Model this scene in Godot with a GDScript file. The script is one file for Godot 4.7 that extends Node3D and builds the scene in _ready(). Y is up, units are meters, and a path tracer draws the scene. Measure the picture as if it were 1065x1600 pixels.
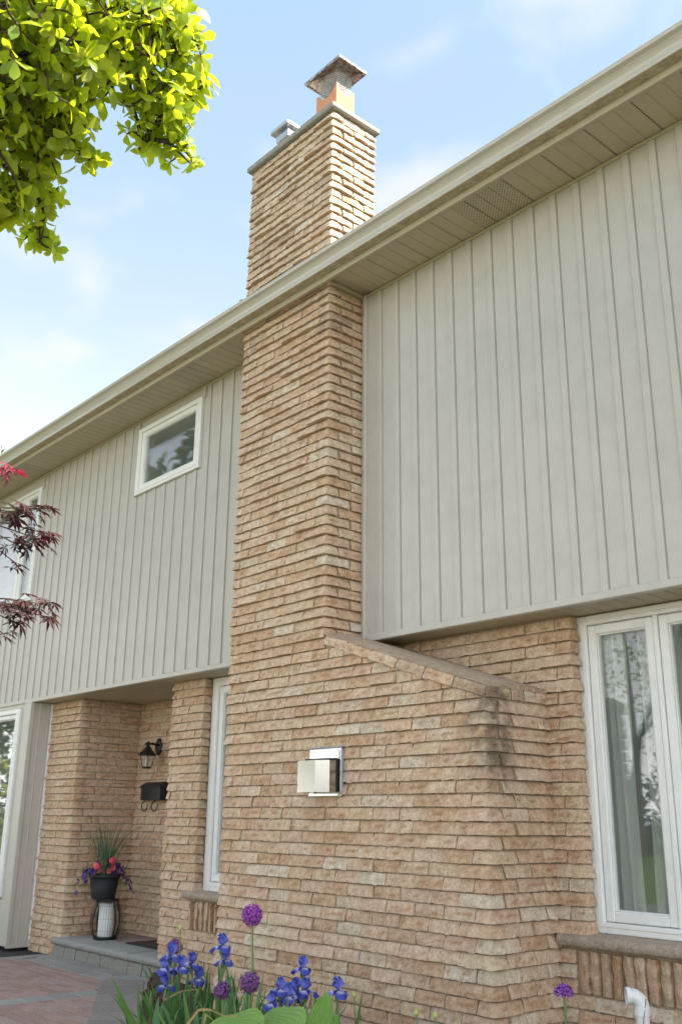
extends Node3D
# A suburban two-storey house front with a wide brick chimney, seen from the garden path.
# x runs along the front (to the right), y is up, z comes out of the front; ground level is y = 0.

const H := 0.0693            # one brick course
const L := 0.2135            # one brick length with its joint
const Y0 := 1.815            # the course line at the shoulder of the chimney
const XC := -1.3073          # right-hand corner of the tall chimney
const XL := -2.3485          # left-hand corner of the chimney
const ZS := -0.32            # plane of the upper siding
const ZR := -0.534           # plane of the lower brick walls
const SIDE_TOP := 4.945      # underside of the eaves
const SIDE_BOT := 2.372      # lower edge of the siding
const EYE := Vector3(3.35, 1.264, 3.974)

var rng := RandomNumberGenerator.new()
var house: Node3D
var mats := {}
var taken := {}
var brick_cache := {}
var tints := []
var wob := FastNoiseLite.new()

# ------------------------------------------------------------------ helpers
func lin(r: float, g: float, b: float) -> Color:
	return Color(r, g, b).linear_to_srgb()

func mat(col: Color, rough := 0.8, metal := 0.0) -> StandardMaterial3D:
	var m := StandardMaterial3D.new()
	m.albedo_color = col
	m.roughness = rough
	m.metallic = metal
	return m

func numbered(called: String) -> String:
	var n: int = taken.get(called, -1) + 1
	taken[called] = n
	return called if n == 0 else "%s_%03d" % [called, n]

func tag(o: Node3D, label: String, category: String, group := "") -> Node3D:
	o.set_meta("label", label)
	o.set_meta("category", category)
	if group != "":
		o.set_meta("group", group)
	return o

func base(called: String, at := Vector3.ZERO, parent: Node3D = null) -> Node3D:
	var o := Node3D.new()
	if parent == null:
		o.name = numbered(called)
		add_child(o, true)
	else:
		o.name = part_name(parent, called)
		parent.add_child(o, true)
	o.position = at
	return o

func part_name(parent: Node3D, called: String) -> String:
	var counts: Dictionary = parent.get_meta("names_used", {})
	var n: int = counts.get(called, -1) + 1
	counts[called] = n
	parent.set_meta("names_used", counts)
	return called if n == 0 else "%s_%03d" % [called, n]

func put(called: String, mesh: Mesh, m: Material, parent: Node3D = null, xf := Transform3D()) -> MeshInstance3D:
	var o := MeshInstance3D.new()
	o.mesh = mesh
	if m != null:
		o.material_override = m
	if parent == null:
		o.name = numbered(called)
		add_child(o, true)
	else:
		o.name = part_name(parent, called)
		parent.add_child(o, true)
	o.transform = xf
	return o

func struct(o: Node3D) -> Node3D:
	o.set_meta("kind", "structure")
	return o

func new_st() -> SurfaceTool:
	var st := SurfaceTool.new()
	st.begin(Mesh.PRIMITIVE_TRIANGLES)
	return st

func done(st: SurfaceTool) -> ArrayMesh:
	st.generate_normals()
	return st.commit()

func flat(st: SurfaceTool) -> void:
	st.set_smooth_group(-1)

# a, b, c, d clockwise as seen from outside
func quad(st: SurfaceTool, a: Vector3, b: Vector3, c: Vector3, d: Vector3) -> void:
	st.add_vertex(a); st.add_vertex(b); st.add_vertex(c)
	st.add_vertex(a); st.add_vertex(c); st.add_vertex(d)

func tri(st: SurfaceTool, a: Vector3, b: Vector3, c: Vector3) -> void:
	st.add_vertex(a); st.add_vertex(b); st.add_vertex(c)

# box from p to q with chamfered edges
func box(st: SurfaceTool, p: Vector3, q: Vector3, bev := 0.0) -> void:
	flat(st)
	var lo := Vector3(minf(p.x, q.x), minf(p.y, q.y), minf(p.z, q.z))
	var hi := Vector3(maxf(p.x, q.x), maxf(p.y, q.y), maxf(p.z, q.z))
	var e: float = minf(bev, 0.45 * minf(hi.x - lo.x, minf(hi.y - lo.y, hi.z - lo.z)))
	var c := (lo + hi) / 2.0
	var s := (hi - lo) / 2.0
	var ax := [Vector3.RIGHT, Vector3.UP, Vector3.BACK]
	for i in 3:
		var j := (i + 1) % 3
		var k := (i + 2) % 3
		for sg in [-1.0, 1.0]:
			var n: Vector3 = ax[i] * s[i] * sg
			var u: Vector3 = ax[j] * (s[j] - e)
			var v: Vector3 = ax[k] * (s[k] - e)
			if sg > 0:
				quad(st, c + n - u - v, c + n - u + v, c + n + u + v, c + n + u - v)
			else:
				quad(st, c + n - u - v, c + n + u - v, c + n + u + v, c + n - u + v)
	if e <= 0.0:
		return
	for i in 3:
		var j := (i + 1) % 3
		var k := (i + 2) % 3
		for sj in [-1.0, 1.0]:
			for sk in [-1.0, 1.0]:
				var w: Vector3 = ax[i] * (s[i] - e)
				var p1: Vector3 = c + ax[j] * s[j] * sj + ax[k] * (s[k] - e) * sk
				var p2: Vector3 = c + ax[j] * (s[j] - e) * sj + ax[k] * s[k] * sk
				if sj * sk > 0:
					quad(st, p1 - w, p1 + w, p2 + w, p2 - w)
				else:
					quad(st, p1 - w, p2 - w, p2 + w, p1 + w)
	for sx in [-1.0, 1.0]:
		for sy in [-1.0, 1.0]:
			for sz in [-1.0, 1.0]:
				var a := c + Vector3(s.x * sx, (s.y - e) * sy, (s.z - e) * sz)
				var b := c + Vector3((s.x - e) * sx, s.y * sy, (s.z - e) * sz)
				var d := c + Vector3((s.x - e) * sx, (s.y - e) * sy, s.z * sz)
				if sx * sy * sz > 0:
					tri(st, a, d, b)
				else:
					tri(st, a, b, d)

func box_mesh(p: Vector3, q: Vector3, bev := 0.0) -> ArrayMesh:
	var st := new_st()
	box(st, p, q, bev)
	return done(st)

# tube through points; r may taper from r0 to r1
func tube(st: SurfaceTool, pts: Array, r0: float, r1: float, sides := 6, cap := true) -> void:
	st.set_smooth_group(1)
	var rings := []
	var n := pts.size()
	var up := Vector3(0.31, 0.2, 0.93).normalized()
	for i in n:
		var t: Vector3 = (pts[mini(i + 1, n - 1)] - pts[maxi(i - 1, 0)]).normalized()
		if absf(t.dot(up)) > 0.95:
			up = Vector3(0.9, 0.3, 0.2).normalized()
		var u := up.cross(t).normalized()
		var v := t.cross(u)
		up = v
		var r: float = lerpf(r0, r1, float(i) / maxf(1.0, n - 1.0))
		var ring := []
		for k in sides:
			var a := TAU * k / sides
			ring.append(pts[i] + (u * cos(a) + v * sin(a)) * r)
		rings.append(ring)
	for i in n - 1:
		for k in sides:
			var k2 := (k + 1) % sides
			quad(st, rings[i][k], rings[i + 1][k], rings[i + 1][k2], rings[i][k2])
	if cap:
		flat(st)
		for k in sides:
			var k2 := (k + 1) % sides
			tri(st, pts[n - 1], rings[n - 1][k2], rings[n - 1][k])
			tri(st, pts[0], rings[0][k], rings[0][k2])

# lathe round the y axis: profile of Vector2(radius, y), bottom to top
func lathe(st: SurfaceTool, prof: Array, sides := 24, smooth := true, turn := 0.0) -> void:
	st.set_smooth_group(1 if smooth else -1)
	for i in prof.size() - 1:
		for k in sides:
			var a := TAU * k / sides + turn
			var b := TAU * (k + 1) / sides + turn
			var p: Vector2 = prof[i]
			var q: Vector2 = prof[i + 1]
			quad(st, Vector3(p.x * sin(a), p.y, p.x * cos(a)), Vector3(q.x * sin(a), q.y, q.x * cos(a)), Vector3(q.x * sin(b), q.y, q.x * cos(b)), Vector3(p.x * sin(b), p.y, p.x * cos(b)))

# a closed profile (list of Vector2(z, y)) pushed along x from x0 to x1
func extrude_x(st: SurfaceTool, prof: Array, x0: float, x1: float) -> void:
	flat(st)
	for i in prof.size() - 1:
		var p: Vector2 = prof[i]
		var q: Vector2 = prof[i + 1]
		quad(st, Vector3(x0, p.y, p.x), Vector3(x0, q.y, q.x), Vector3(x1, q.y, q.x), Vector3(x1, p.y, p.x))

func noise(freq: float, sd: int, oct := 4) -> FastNoiseLite:
	var n := FastNoiseLite.new()
	n.seed = sd
	n.frequency = freq
	n.noise_type = FastNoiseLite.TYPE_SIMPLEX_SMOOTH
	n.fractal_octaves = oct
	return n

# seamless grey picture made of a fine and a coarse noise, between lo and hi
func grain(size: int, f1: float, f2: float, w2: float, lo: float, hi: float, sd: int, tint := Color.WHITE) -> ImageTexture:
	var a := noise(f1, sd, 5).get_seamless_image(size, size)
	var b := noise(f2, sd + 7, 3).get_seamless_image(size, size)
	a.convert(Image.FORMAT_L8)
	b.convert(Image.FORMAT_L8)
	var da := a.get_data()
	var db := b.get_data()
	var o := PackedByteArray()
	o.resize(size * size * 3)
	for i in size * size:
		var v: float = clampf(lerpf(da[i] / 255.0, db[i] / 255.0, w2), 0.0, 1.0)
		var g: float = lerpf(lo, hi, v)
		o[i * 3] = int(255.0 * clampf(lerpf(tint.r, 1.0, v) * g, 0.0, 1.0))
		o[i * 3 + 1] = int(255.0 * clampf(lerpf(tint.g, 1.0, v) * g, 0.0, 1.0))
		o[i * 3 + 2] = int(255.0 * clampf(lerpf(tint.b, 1.0, v) * g, 0.0, 1.0))
	return ImageTexture.create_from_image(Image.create_from_data(size, size, false, Image.FORMAT_RGB8, o))

func textured(m: StandardMaterial3D, tex: Texture2D, per_metre: float, bump: Texture2D = null, depth_cm := 0.0) -> StandardMaterial3D:
	m.albedo_texture = tex
	m.uv1_triplanar = true
	m.uv1_world_triplanar = true
	m.uv1_scale = Vector3.ONE * per_metre
	if bump != null:
		m.heightmap_enabled = true
		m.heightmap_texture = bump
		m.heightmap_scale = depth_cm
	return m

# ------------------------------------------------------------------ the view, the sky and the sun
func set_view() -> void:
	var cam := Camera3D.new()
	cam.name = "camera"
	add_child(cam)
	cam.position = EYE
	cam.basis = Basis.from_euler(Vector3(0.3078, 0.8490, 0.0116))
	cam.fov = 2.0 * rad_to_deg(atan(800.0 / 1503.1))
	cam.near = 0.05
	cam.far = 600.0
	cam.current = true
	var e := Environment.new()
	e.background_mode = Environment.BG_SKY
	e.tonemap_mode = Environment.TONE_MAPPER_LINEAR
	e.tonemap_exposure = EXPOSURE
	e.sdfgi_enabled = true
	e.ssao_enabled = true
	e.ssil_enabled = true
	var sky := Sky.new()
	var pm := PanoramaSkyMaterial.new()
	pm.panorama = make_sky()
	sky.sky_material = pm
	e.sky = sky
	e.background_energy_multiplier = SKY_ENERGY
	var we := WorldEnvironment.new()
	we.name = "sky_environment"
	we.environment = e
	add_child(we)
	var sun := DirectionalLight3D.new()
	sun.name = "sun"
	sun.light_energy = SUN_ENERGY
	sun.light_color = Color(1.0, 0.95, 0.86)
	sun.light_angular_distance = 0.5
	sun.shadow_enabled = true
	add_child(sun)
	sun.look_at_from_position(SUN_FROM.normalized() * 50.0, Vector3.ZERO)

const EXPOSURE := 5.7
const SKY_ENERGY := 1.0
const SUN_ENERGY := 0.8
const SUN_FROM := Vector3(0.62, 0.78, -0.26)

func make_sky() -> ImageTexture:
	var w := 1024
	var h := 512
	var img := Image.create(w, h, false, Image.FORMAT_RGBF)
	var n1 := noise(1.3, 11, 5)
	var n2 := noise(4.5, 23, 5)
	var s := SUN_FROM.normalized()
	for j in h:
		var el := PI / 2.0 - PI * (j + 0.5) / h
		for i in w:
			var az := TAU * (i + 0.5) / w
			var d := Vector3(sin(az) * cos(el), sin(el), -cos(az) * cos(el))
			var up: float = maxf(d.y, 0.0)
			var t: float = pow(1.0 - up, 1.9)
			var c := Vector3(0.083, 0.124, 0.173).lerp(Vector3(0.168, 0.178, 0.190), t)
			c += Vector3(0.80, 0.78, 0.75) * pow(1.0 - up, 6.0)
			var glow: float = pow(maxf(d.dot(s), 0.0), 5.0)
			c += Vector3(0.36, 0.35, 0.32) * glow
			var q := Vector3(d.x, d.y * 1.7, d.z)
			q += Vector3(n2.get_noise_3dv(q * 0.35 + Vector3(9, 0, 0)), n2.get_noise_3dv(q * 0.35 + Vector3(0, 9, 0)), 0) * 0.25
			var cl: float = n1.get_noise_3dv(q * Vector3(1.6, 1.2, 1.6)) * 0.62 + n2.get_noise_3dv(q * Vector3(1.3, 1.0, 1.3)) * 0.38
			cl = pow(clampf((cl + 0.03) * 2.9, 0.0, 1.0), 1.2)
			c = c.lerp(Vector3(maxf(c.x, 0.176), maxf(c.y, 0.179), maxf(c.z, 0.181)), cl * 0.95)
			if d.y < 0.0:
				c = Vector3(0.3, 0.34, 0.36)
			img.set_pixel(i, j, Color(c.x, c.y, c.z))
	return ImageTexture.create_from_image(img)

# ------------------------------------------------------------------ materials
func make_materials() -> void:
	var fine := grain(512, 0.045, 0.012, 0.45, 0.74, 1.12, 3, Color(0.95, 0.89, 0.83))
	var rough := grain(512, 0.07, 0.02, 0.4, 0.0, 1.0, 5)
	var cloudy := grain(512, 0.02, 0.006, 0.5, 0.955, 1.03, 9)
	var speck := grain(512, 0.16, 0.03, 0.3, 0.55, 1.15, 13)
	# brick tones, as base colours
	for c in [lin(0.710, 0.561, 0.429), lin(0.720, 0.586, 0.459), lin(0.680, 0.511, 0.374), lin(0.725, 0.606, 0.479), lin(0.700, 0.536, 0.419), lin(0.690, 0.566, 0.419), lin(0.645, 0.471, 0.334), lin(0.730, 0.646, 0.544), lin(0.630, 0.506, 0.399), lin(0.570, 0.456, 0.354)]:
		var m := mat(c, 0.93)
		m.vertex_color_use_as_albedo = true
		textured(m, fine, 2.1, rough, 0.55)
		tints.append(m)
	mats.mortar = textured(mat(lin(0.50, 0.43, 0.33), 0.95), fine, 3.1, rough, 0.4)
	mats.siding = textured(mat(lin(0.50, 0.47, 0.428), 0.34), cloudy, 0.7)
	mats.soffit = textured(mat(lin(0.43, 0.375, 0.27), 0.5), cloudy, 0.9)
	mats.gutter = textured(mat(lin(0.47, 0.44, 0.38), 0.18), cloudy, 0.8)
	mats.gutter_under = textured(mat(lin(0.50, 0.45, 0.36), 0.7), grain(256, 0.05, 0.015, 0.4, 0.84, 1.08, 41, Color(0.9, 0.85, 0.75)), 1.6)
	mats.white = textured(mat(lin(0.80, 0.80, 0.79), 0.35), cloudy, 1.1)
	mats.stone = textured(mat(lin(0.46, 0.395, 0.335), 0.9), fine, 2.6, rough, 0.7)
	mats.concrete = textured(mat(lin(0.42, 0.41, 0.39), 0.92), speck, 2.4, rough, 0.3)
	mats.block = textured(mat(lin(0.36, 0.34, 0.30), 0.95), speck, 2.0, rough, 0.9)
	mats.cap = textured(mat(lin(0.55, 0.435, 0.34), 0.85), fine, 1.7, rough, 1.2)
	mats.paver_red = []
	for c in [lin(0.53, 0.345, 0.29), lin(0.56, 0.38, 0.325), lin(0.49, 0.32, 0.275), lin(0.54, 0.40, 0.35)]:
		mats.paver_red.append(textured(mat(c, 0.92), speck, 3.0, rough, 0.25))
	mats.paver_grey = []
	for c in [lin(0.46, 0.44, 0.42), lin(0.42, 0.40, 0.38), lin(0.49, 0.47, 0.445)]:
		mats.paver_grey.append(textured(mat(c, 0.92), speck, 3.0, rough, 0.25))
	mats.paver_brown = []
	for c in [lin(0.38, 0.335, 0.305), lin(0.41, 0.355, 0.32), lin(0.35, 0.315, 0.29)]:
		mats.paver_brown.append(textured(mat(c, 0.93), speck, 2.4, rough, 0.5))
	mats.sand = textured(mat(lin(0.30, 0.26, 0.23), 1.0), speck, 4.0)
	mats.mulch = textured(mat(lin(0.10, 0.066, 0.045), 1.0), speck, 4.0, rough, 1.5)
	mats.gravel = textured(mat(lin(0.09, 0.088, 0.085), 1.0), speck, 6.0, rough, 1.6)
	mats.lawn = textured(mat(lin(0.17, 0.24, 0.04), 1.0), speck, 1.5, rough, 3.0)
	mats.drive = textured(mat(lin(0.25, 0.235, 0.21), 1.0), speck, 1.5)
	mats.shingle = textured(mat(lin(0.10, 0.085, 0.075), 0.95), speck, 2.0, rough, 0.5)
	mats.steel = mat(lin(0.48, 0.47, 0.45), 0.2, 1.0)
	mats.galv = mat(lin(0.50, 0.52, 0.54), 0.42, 0.9)
	mats.stained = textured(mat(lin(0.64, 0.62, 0.60), 0.26, 0.9), grain(512, 0.03, 0.012, 0.5, 0.18, 1.6, 31, Color(0.85, 0.74, 0.66)), 3.0)
	mats.clay = textured(mat(lin(0.60, 0.27, 0.16), 0.85), cloudy, 2.0)
	mats.sealant = mat(lin(0.27, 0.30, 0.36), 0.5)
	mats.black = mat(lin(0.012, 0.013, 0.016), 0.42)
	mats.matte_black = mat(lin(0.014, 0.015, 0.02), 0.7)
	mats.pvc = mat(lin(0.80, 0.80, 0.80), 0.3)
	mats.room = mat(lin(0.45, 0.46, 0.43), 0.9)
	mats.mat_fibre = textured(mat(lin(0.13, 0.075, 0.04), 1.0), speck, 8.0, rough, 0.5)
	mats.rubber = mat(lin(0.018, 0.022, 0.03), 0.65)
	mats.candle = mat(lin(0.72, 0.73, 0.70), 0.55)
	var g := mat(Color(0.55, 0.62, 0.6, 0.10), 0.02)
	g.transparency = BaseMaterial3D.TRANSPARENCY_ALPHA
	g.metallic_specular = 1.0
	mats.glass = g
	var g2 := mat(Color(0.75, 0.72, 0.65, 0.16), 0.1)
	g2.transparency = BaseMaterial3D.TRANSPARENCY_ALPHA
	mats.lamp_glass = g2
	var cur := mat(lin(0.74, 0.77, 0.73), 0.9)
	cur.backlight_enabled = true
	cur.backlight = lin(0.6, 0.65, 0.62)
	mats.curtain = cur
	mats.bark = textured(mat(lin(0.10, 0.072, 0.05), 0.95), speck, 5.0, rough, 0.6)
	mats.leaf = []
	for c in [lin(0.18, 0.27, 0.02), lin(0.24, 0.31, 0.02), lin(0.12, 0.21, 0.02), lin(0.32, 0.36, 0.025)]:
		mats.leaf.append(leafy(c, Color(0.86, 1.0, 0.04), 0.78, 0.38))
	mats.maple = [leafy(lin(0.030, 0.008, 0.012), Color(1, 0.05, 0.10), 0.03, 0.75), leafy(lin(0.045, 0.010, 0.016), Color(1, 0.05, 0.10), 0.06, 0.75), leafy(lin(0.17, 0.015, 0.045), Color(1, 0.05, 0.18), 0.2, 0.6)]  # third tone: sunlit, backlit leaves, the sunlight put into their colour
	mats.blade = [leafy(lin(0.055, 0.135, 0.05), Color(0.45, 1, 0.15), 0.16, 0.45), leafy(lin(0.075, 0.165, 0.055), Color(0.45, 1, 0.15), 0.16, 0.45), leafy(lin(0.10, 0.20, 0.06), Color(0.45, 1, 0.15), 0.2, 0.45)]
	mats.hosta = leafy(lin(0.15, 0.28, 0.05), Color(0.55, 1, 0.12), 0.16, 0.4)
	mats.stem = leafy(lin(0.15, 0.23, 0.08), Color(0.6, 1, 0.2), 0.06, 0.6)
	mats.bud = leafy(lin(0.42, 0.47, 0.16), Color(0.8, 1, 0.3), 0.15, 0.6)
	mats.straw = leafy(lin(0.42, 0.31, 0.15), Color(1, 0.8, 0.4), 0.15, 0.8)
	var pv := leafy(Color.WHITE, Color(0.5, 0.5, 1.0), 0.5, 0.6)
	pv.vertex_color_use_as_albedo = true
	mats.petal = pv
	mats.tulip = leafy(lin(0.075, 0.010, 0.016), Color(1, 0.1, 0.1), 0.06, 0.4)
	mats.allium = [leafy(lin(0.30, 0.05, 0.42), Color(0.7, 0.12, 1), 0.12, 0.7), leafy(lin(0.17, 0.055, 0.24), Color(0.7, 0.2, 1), 0.06, 0.7), leafy(lin(0.24, 0.06, 0.42), Color(0.7, 0.12, 1), 0.12, 0.7)]
	mats.allium_core = mat(lin(0.13, 0.08, 0.12), 0.9)
	mats.coral = [leafy(lin(0.80, 0.10, 0.20), Color(1, 0.1, 0.1), 0.2, 0.6), leafy(lin(0.80, 0.17, 0.17), Color(1, 0.2, 0.1), 0.2, 0.6)]
	mats.petunia = leafy(lin(0.055, 0.015, 0.17), Color(0.4, 0.1, 1), 0.1, 0.6)
	mats.lime = leafy(lin(0.36, 0.42, 0.04), Color(0.85, 1, 0.05), 0.3, 0.5)
	mats.pot_green = leafy(lin(0.06, 0.13, 0.03), Color(0.5, 1, 0.1), 0.1, 0.5)
	mats.pot_grass = leafy(lin(0.05, 0.11, 0.06), Color(0.5, 1, 0.3), 0.08, 0.6)
	mats.tree_leaf = leafy(lin(0.12, 0.185, 0.03), Color(0.9, 1, 0.3), 0.5, 0.5)
	mats.tree_leaf.vertex_color_use_as_albedo = true

func leafy(c: Color, through: Color, much: float, rough: float) -> StandardMaterial3D:
	var m := mat(c, rough)
	m.cull_mode = BaseMaterial3D.CULL_DISABLED
	m.backlight_enabled = true
	m.backlight = Color(through.r * much, through.g * much, through.b * much).linear_to_srgb()
	return m

# ------------------------------------------------------------------ bricks
# A split-faced brick: front in +z at z = 0, back at -depth; its right-hand end is a rough face too when `corner`.
func brick_mesh(w: float, h: float, depth: float, corner: bool, v: int, amp := 1.0) -> ArrayMesh:
	var key := "%d %d %d %s %d %d" % [int(round(w * 200.0)), int(round(h * 500.0)), int(round(depth * 200.0)), corner, v, int(amp * 10)]
	if brick_cache.has(key):
		return brick_cache[key]
	var r := RandomNumberGenerator.new()
	r.seed = hash(key)
	var nx: int = maxi(2, int(round(w / 0.026)))
	var ny := 4
	var off := r.randf() * 400.0
	var tilt := r.randf_range(0.005, 0.028) * amp
	var sag := r.randf_range(0.001, 0.009) * amp
	var streak_y := r.randf_range(0.3, 0.6)
	var streak := 1.0 if r.randf() < 0.75 else 0.25
	var front := []
	var tone := []
	for j in ny + 1:
		var row := []
		var trow := []
		for i in nx + 1:
			row.append(brick_point(float(i) / nx, float(j) / ny, w, h, off, tilt, sag, amp, 0.0))
			trow.append(brick_tone(float(i) / nx, float(j) / ny, w, off, streak_y, streak))
		front.append(row)
		tone.append(trow)
	var side := []
	var stone := []
	var nz: int = maxi(2, int(round(depth / 0.03)))
	if corner:
		for j in ny + 1:
			var row := []
			var trow := []
			for k in nz + 1:
				if k == 0:
					row.append(front[j][nx])
				else:
					var p := brick_point(float(k) / nz, float(j) / ny, depth, h, off + 77.0, tilt, sag, amp, 1.0)
					row.append(Vector3(w / 2.0 + p.z, p.y, -depth * k / nz + (0.004 if k == nz else 0.0)))
				trow.append(brick_tone(float(k) / nz, float(j) / ny, depth, off + 77.0, streak_y, streak))
			side.append(row)
			stone.append(trow)
	var st := new_st()
	st.set_smooth_group(1)
	for j in ny:
		for i in nx:
			cquad(st, front[j][i], front[j + 1][i], front[j + 1][i + 1], front[j][i + 1], tone[j][i], tone[j + 1][i], tone[j + 1][i + 1], tone[j][i + 1])
	if corner:
		st.set_smooth_group(2)
		for j in ny:
			for k in nz:
				cquad(st, side[j][k], side[j + 1][k], side[j + 1][k + 1], side[j][k + 1], stone[j][k], stone[j + 1][k], stone[j + 1][k + 1], stone[j][k + 1])
	flat(st)
	st.set_color(Color(0.92, 0.9, 0.88))
	var bk := -depth
	for i in nx:
		var a: Vector3 = front[0][i]
		var b: Vector3 = front[0][i + 1]
		quad(st, a, b, Vector3(b.x, b.y * 0.3, bk), Vector3(a.x, a.y * 0.3, bk))
		a = front[ny][i]
		b = front[ny][i + 1]
		quad(st, b, a, Vector3(a.x, h, bk), Vector3(b.x, h, bk))
	for j in ny:
		var a: Vector3 = front[j][0]
		var b: Vector3 = front[j + 1][0]
		quad(st, a, Vector3(a.x, a.y, bk), Vector3(b.x, b.y, bk), b)
		if not corner:
			a = front[j][nx]
			b = front[j + 1][nx]
			quad(st, b, Vector3(b.x, b.y, bk), Vector3(a.x, a.y, bk), a)
	if corner:
		for k in nz:
			var a: Vector3 = side[0][k]
			var b: Vector3 = side[0][k + 1]
			quad(st, a, b, Vector3(-w / 2.0, b.y, b.z), Vector3(-w / 2.0, a.y, a.z))
			a = side[ny][k]
			b = side[ny][k + 1]
			quad(st, b, a, Vector3(-w / 2.0, a.y, a.z), Vector3(-w / 2.0, b.y, b.z))
	var m := done(st)
	brick_cache[key] = m
	return m

func cquad(st: SurfaceTool, a: Vector3, b: Vector3, c: Vector3, d: Vector3, ca: Color, cb: Color, cc: Color, cd: Color) -> void:
	st.set_color(ca); st.add_vertex(a)
	st.set_color(cb); st.add_vertex(b)
	st.set_color(cc); st.add_vertex(c)
	st.set_color(ca); st.add_vertex(a)
	st.set_color(cc); st.add_vertex(c)
	st.set_color(cd); st.add_vertex(d)

func brick_point(u: float, t: float, w: float, h: float, off: float, tilt: float, sag: float, amp: float, is_side: float) -> Vector3:
	var x := u * w
	var y := t * h
	var n := wob.get_noise_2d(x * 260.0 + off, y * 420.0 + off * 0.7)
	var n2 := wob.get_noise_2d(x * 90.0 + off * 1.7, 40.0 + y * 60.0)
	var z := 0.001 + n * 0.0060 * amp + n2 * 0.0075 * amp + tilt * (1.0 - t)
	var edge_y: float = minf(t, 1.0 - t)
	var edge_x: float = minf(u, 1.0 - u) * w
	if edge_y < 0.01:
		z -= 0.003
	if edge_x < 0.004 and not (is_side > 0.5 and u < 0.5):
		z -= 0.003
	if t < 0.01:
		y -= sag * (0.5 + wob.get_noise_1d(x * 150.0 + off * 3.0)) + 0.001
	elif t > 0.99:
		y += 0.003 * amp * wob.get_noise_1d(x * 150.0 + off * 5.0)
	var xx := -w / 2.0 + x
	if u < 0.01 or u > 0.99:
		xx += wob.get_noise_1d(y * 300.0 + off * (2.0 + u)) * 0.002 * amp
	return Vector3(xx, y, z)

func brick_tone(u: float, t: float, w: float, off: float, sy: float, streak: float) -> Color:
	var x := u * w
	var n := wob.get_noise_2d(x * 120.0 + off * 2.3, t * 30.0 + off)
	var band: float = exp(-pow((t - sy + n * 0.18) / 0.24, 2.0)) * clampf(0.42 + n * 1.7, 0.0, 1.0) * streak
	if u < 0.02 or u > 0.98:
		band *= 0.3
	var blotch: float = 1.0 + 0.10 * wob.get_noise_2d(x * 200.0 + off, t * 60.0 + off * 1.9)
	var rim: float = 0.06 if t > 0.9 or t < 0.12 else 0.0
	var pale := Color(1.06, 1.06, 1.05) * (blotch + rim)
	return pale.lerp(Color(0.70, 0.53, 0.385), band)

var pile := []   # bricks waiting to be laid: {mesh, tint, xf, score}

# corner_at: the brick's lower left back... `at` is the middle of its lower front edge, `out` the way its face looks
func lay(at: Vector3, out: Vector3, w: float, h: float, depth: float, corner := false, tint := -1, amp := 1.0) -> void:
	var variants := 12 if w > 0.19 else 5
	var m := brick_mesh(w, h, depth, corner, rng.randi() % variants, amp)
	var right := Vector3.UP.cross(out).normalized()
	var b := Basis(right, Vector3.UP, out)
	b = b.rotated(out, rng.randf_range(-0.006, 0.006))
	var push := rng.randf_range(-0.003, 0.005) * amp
	var c := at + Vector3.UP * h / 2.0
	var to := EYE - c
	var score: float = maxf(0.0, out.dot(to.normalized())) * w / to.length_squared()
	if corner:
		score += maxf(0.0, right.dot(to.normalized())) * depth / to.length_squared()
	pile.append({"mesh": m, "tint": tint if tint >= 0 else pick_tint(c), "xf": Transform3D(b, at + out * push), "score": score if in_frame(c, 30.0) else 0.0})

# damp, blackened patch below the outer corner of the shoulder: how dark the stone is at p
func stain_at(p: Vector3) -> float:
	var run: float = exp(-pow((p.x + 0.0) / 0.15, 2.0)) * exp(-pow((p.z + 0.075) / 0.115, 2.0))
	var streak: float = 0.55 + 0.75 * wob.get_noise_2d((p.x - p.z) * 190.0, p.y * 42.0) + 0.45 * wob.get_noise_2d((p.x - p.z) * 60.0 + 50.0, p.y * 110.0)
	var low: float = smoothstep(1.34, 1.60, p.y + 0.10 * wob.get_noise_1d((p.x - p.z) * 160.0)) * smoothstep(2.02, 1.86, p.y)
	return clampf(run * low * streak * 1.9, 0.0, 1.0)

func stained_copy(m: ArrayMesh, xf: Transform3D) -> ArrayMesh:
	var arr := m.surface_get_arrays(0)
	var vs: PackedVector3Array = arr[Mesh.ARRAY_VERTEX]
	var cs: PackedColorArray = arr[Mesh.ARRAY_COLOR]
	for i in vs.size():
		var s := stain_at(xf * vs[i])
		cs[i] = Color(cs[i].r * lerpf(1.0, 0.38, s), cs[i].g * lerpf(1.0, 0.38, s), cs[i].b * lerpf(1.0, 0.40, s))
	arr[Mesh.ARRAY_COLOR] = cs
	var o := ArrayMesh.new()
	o.add_surface_from_arrays(Mesh.PRIMITIVE_TRIANGLES, arr)
	return o

func pick_tint(c: Vector3) -> int:
	var r := rng.randf()
	# pale, limy bricks low at that corner
	if c.x > -0.2 and c.y < 1.0 and r < 0.45:
		return 7
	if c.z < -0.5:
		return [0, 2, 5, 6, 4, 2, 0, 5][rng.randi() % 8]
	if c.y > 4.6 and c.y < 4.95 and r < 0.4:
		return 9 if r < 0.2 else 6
	if c.y > 5.0:
		return [0, 1, 3, 3, 4, 7, 1, 5, 9][rng.randi() % 9]
	return [0, 0, 1, 2, 2, 3, 4, 4, 5, 6, 6, 7][rng.randi() % 12]

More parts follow.
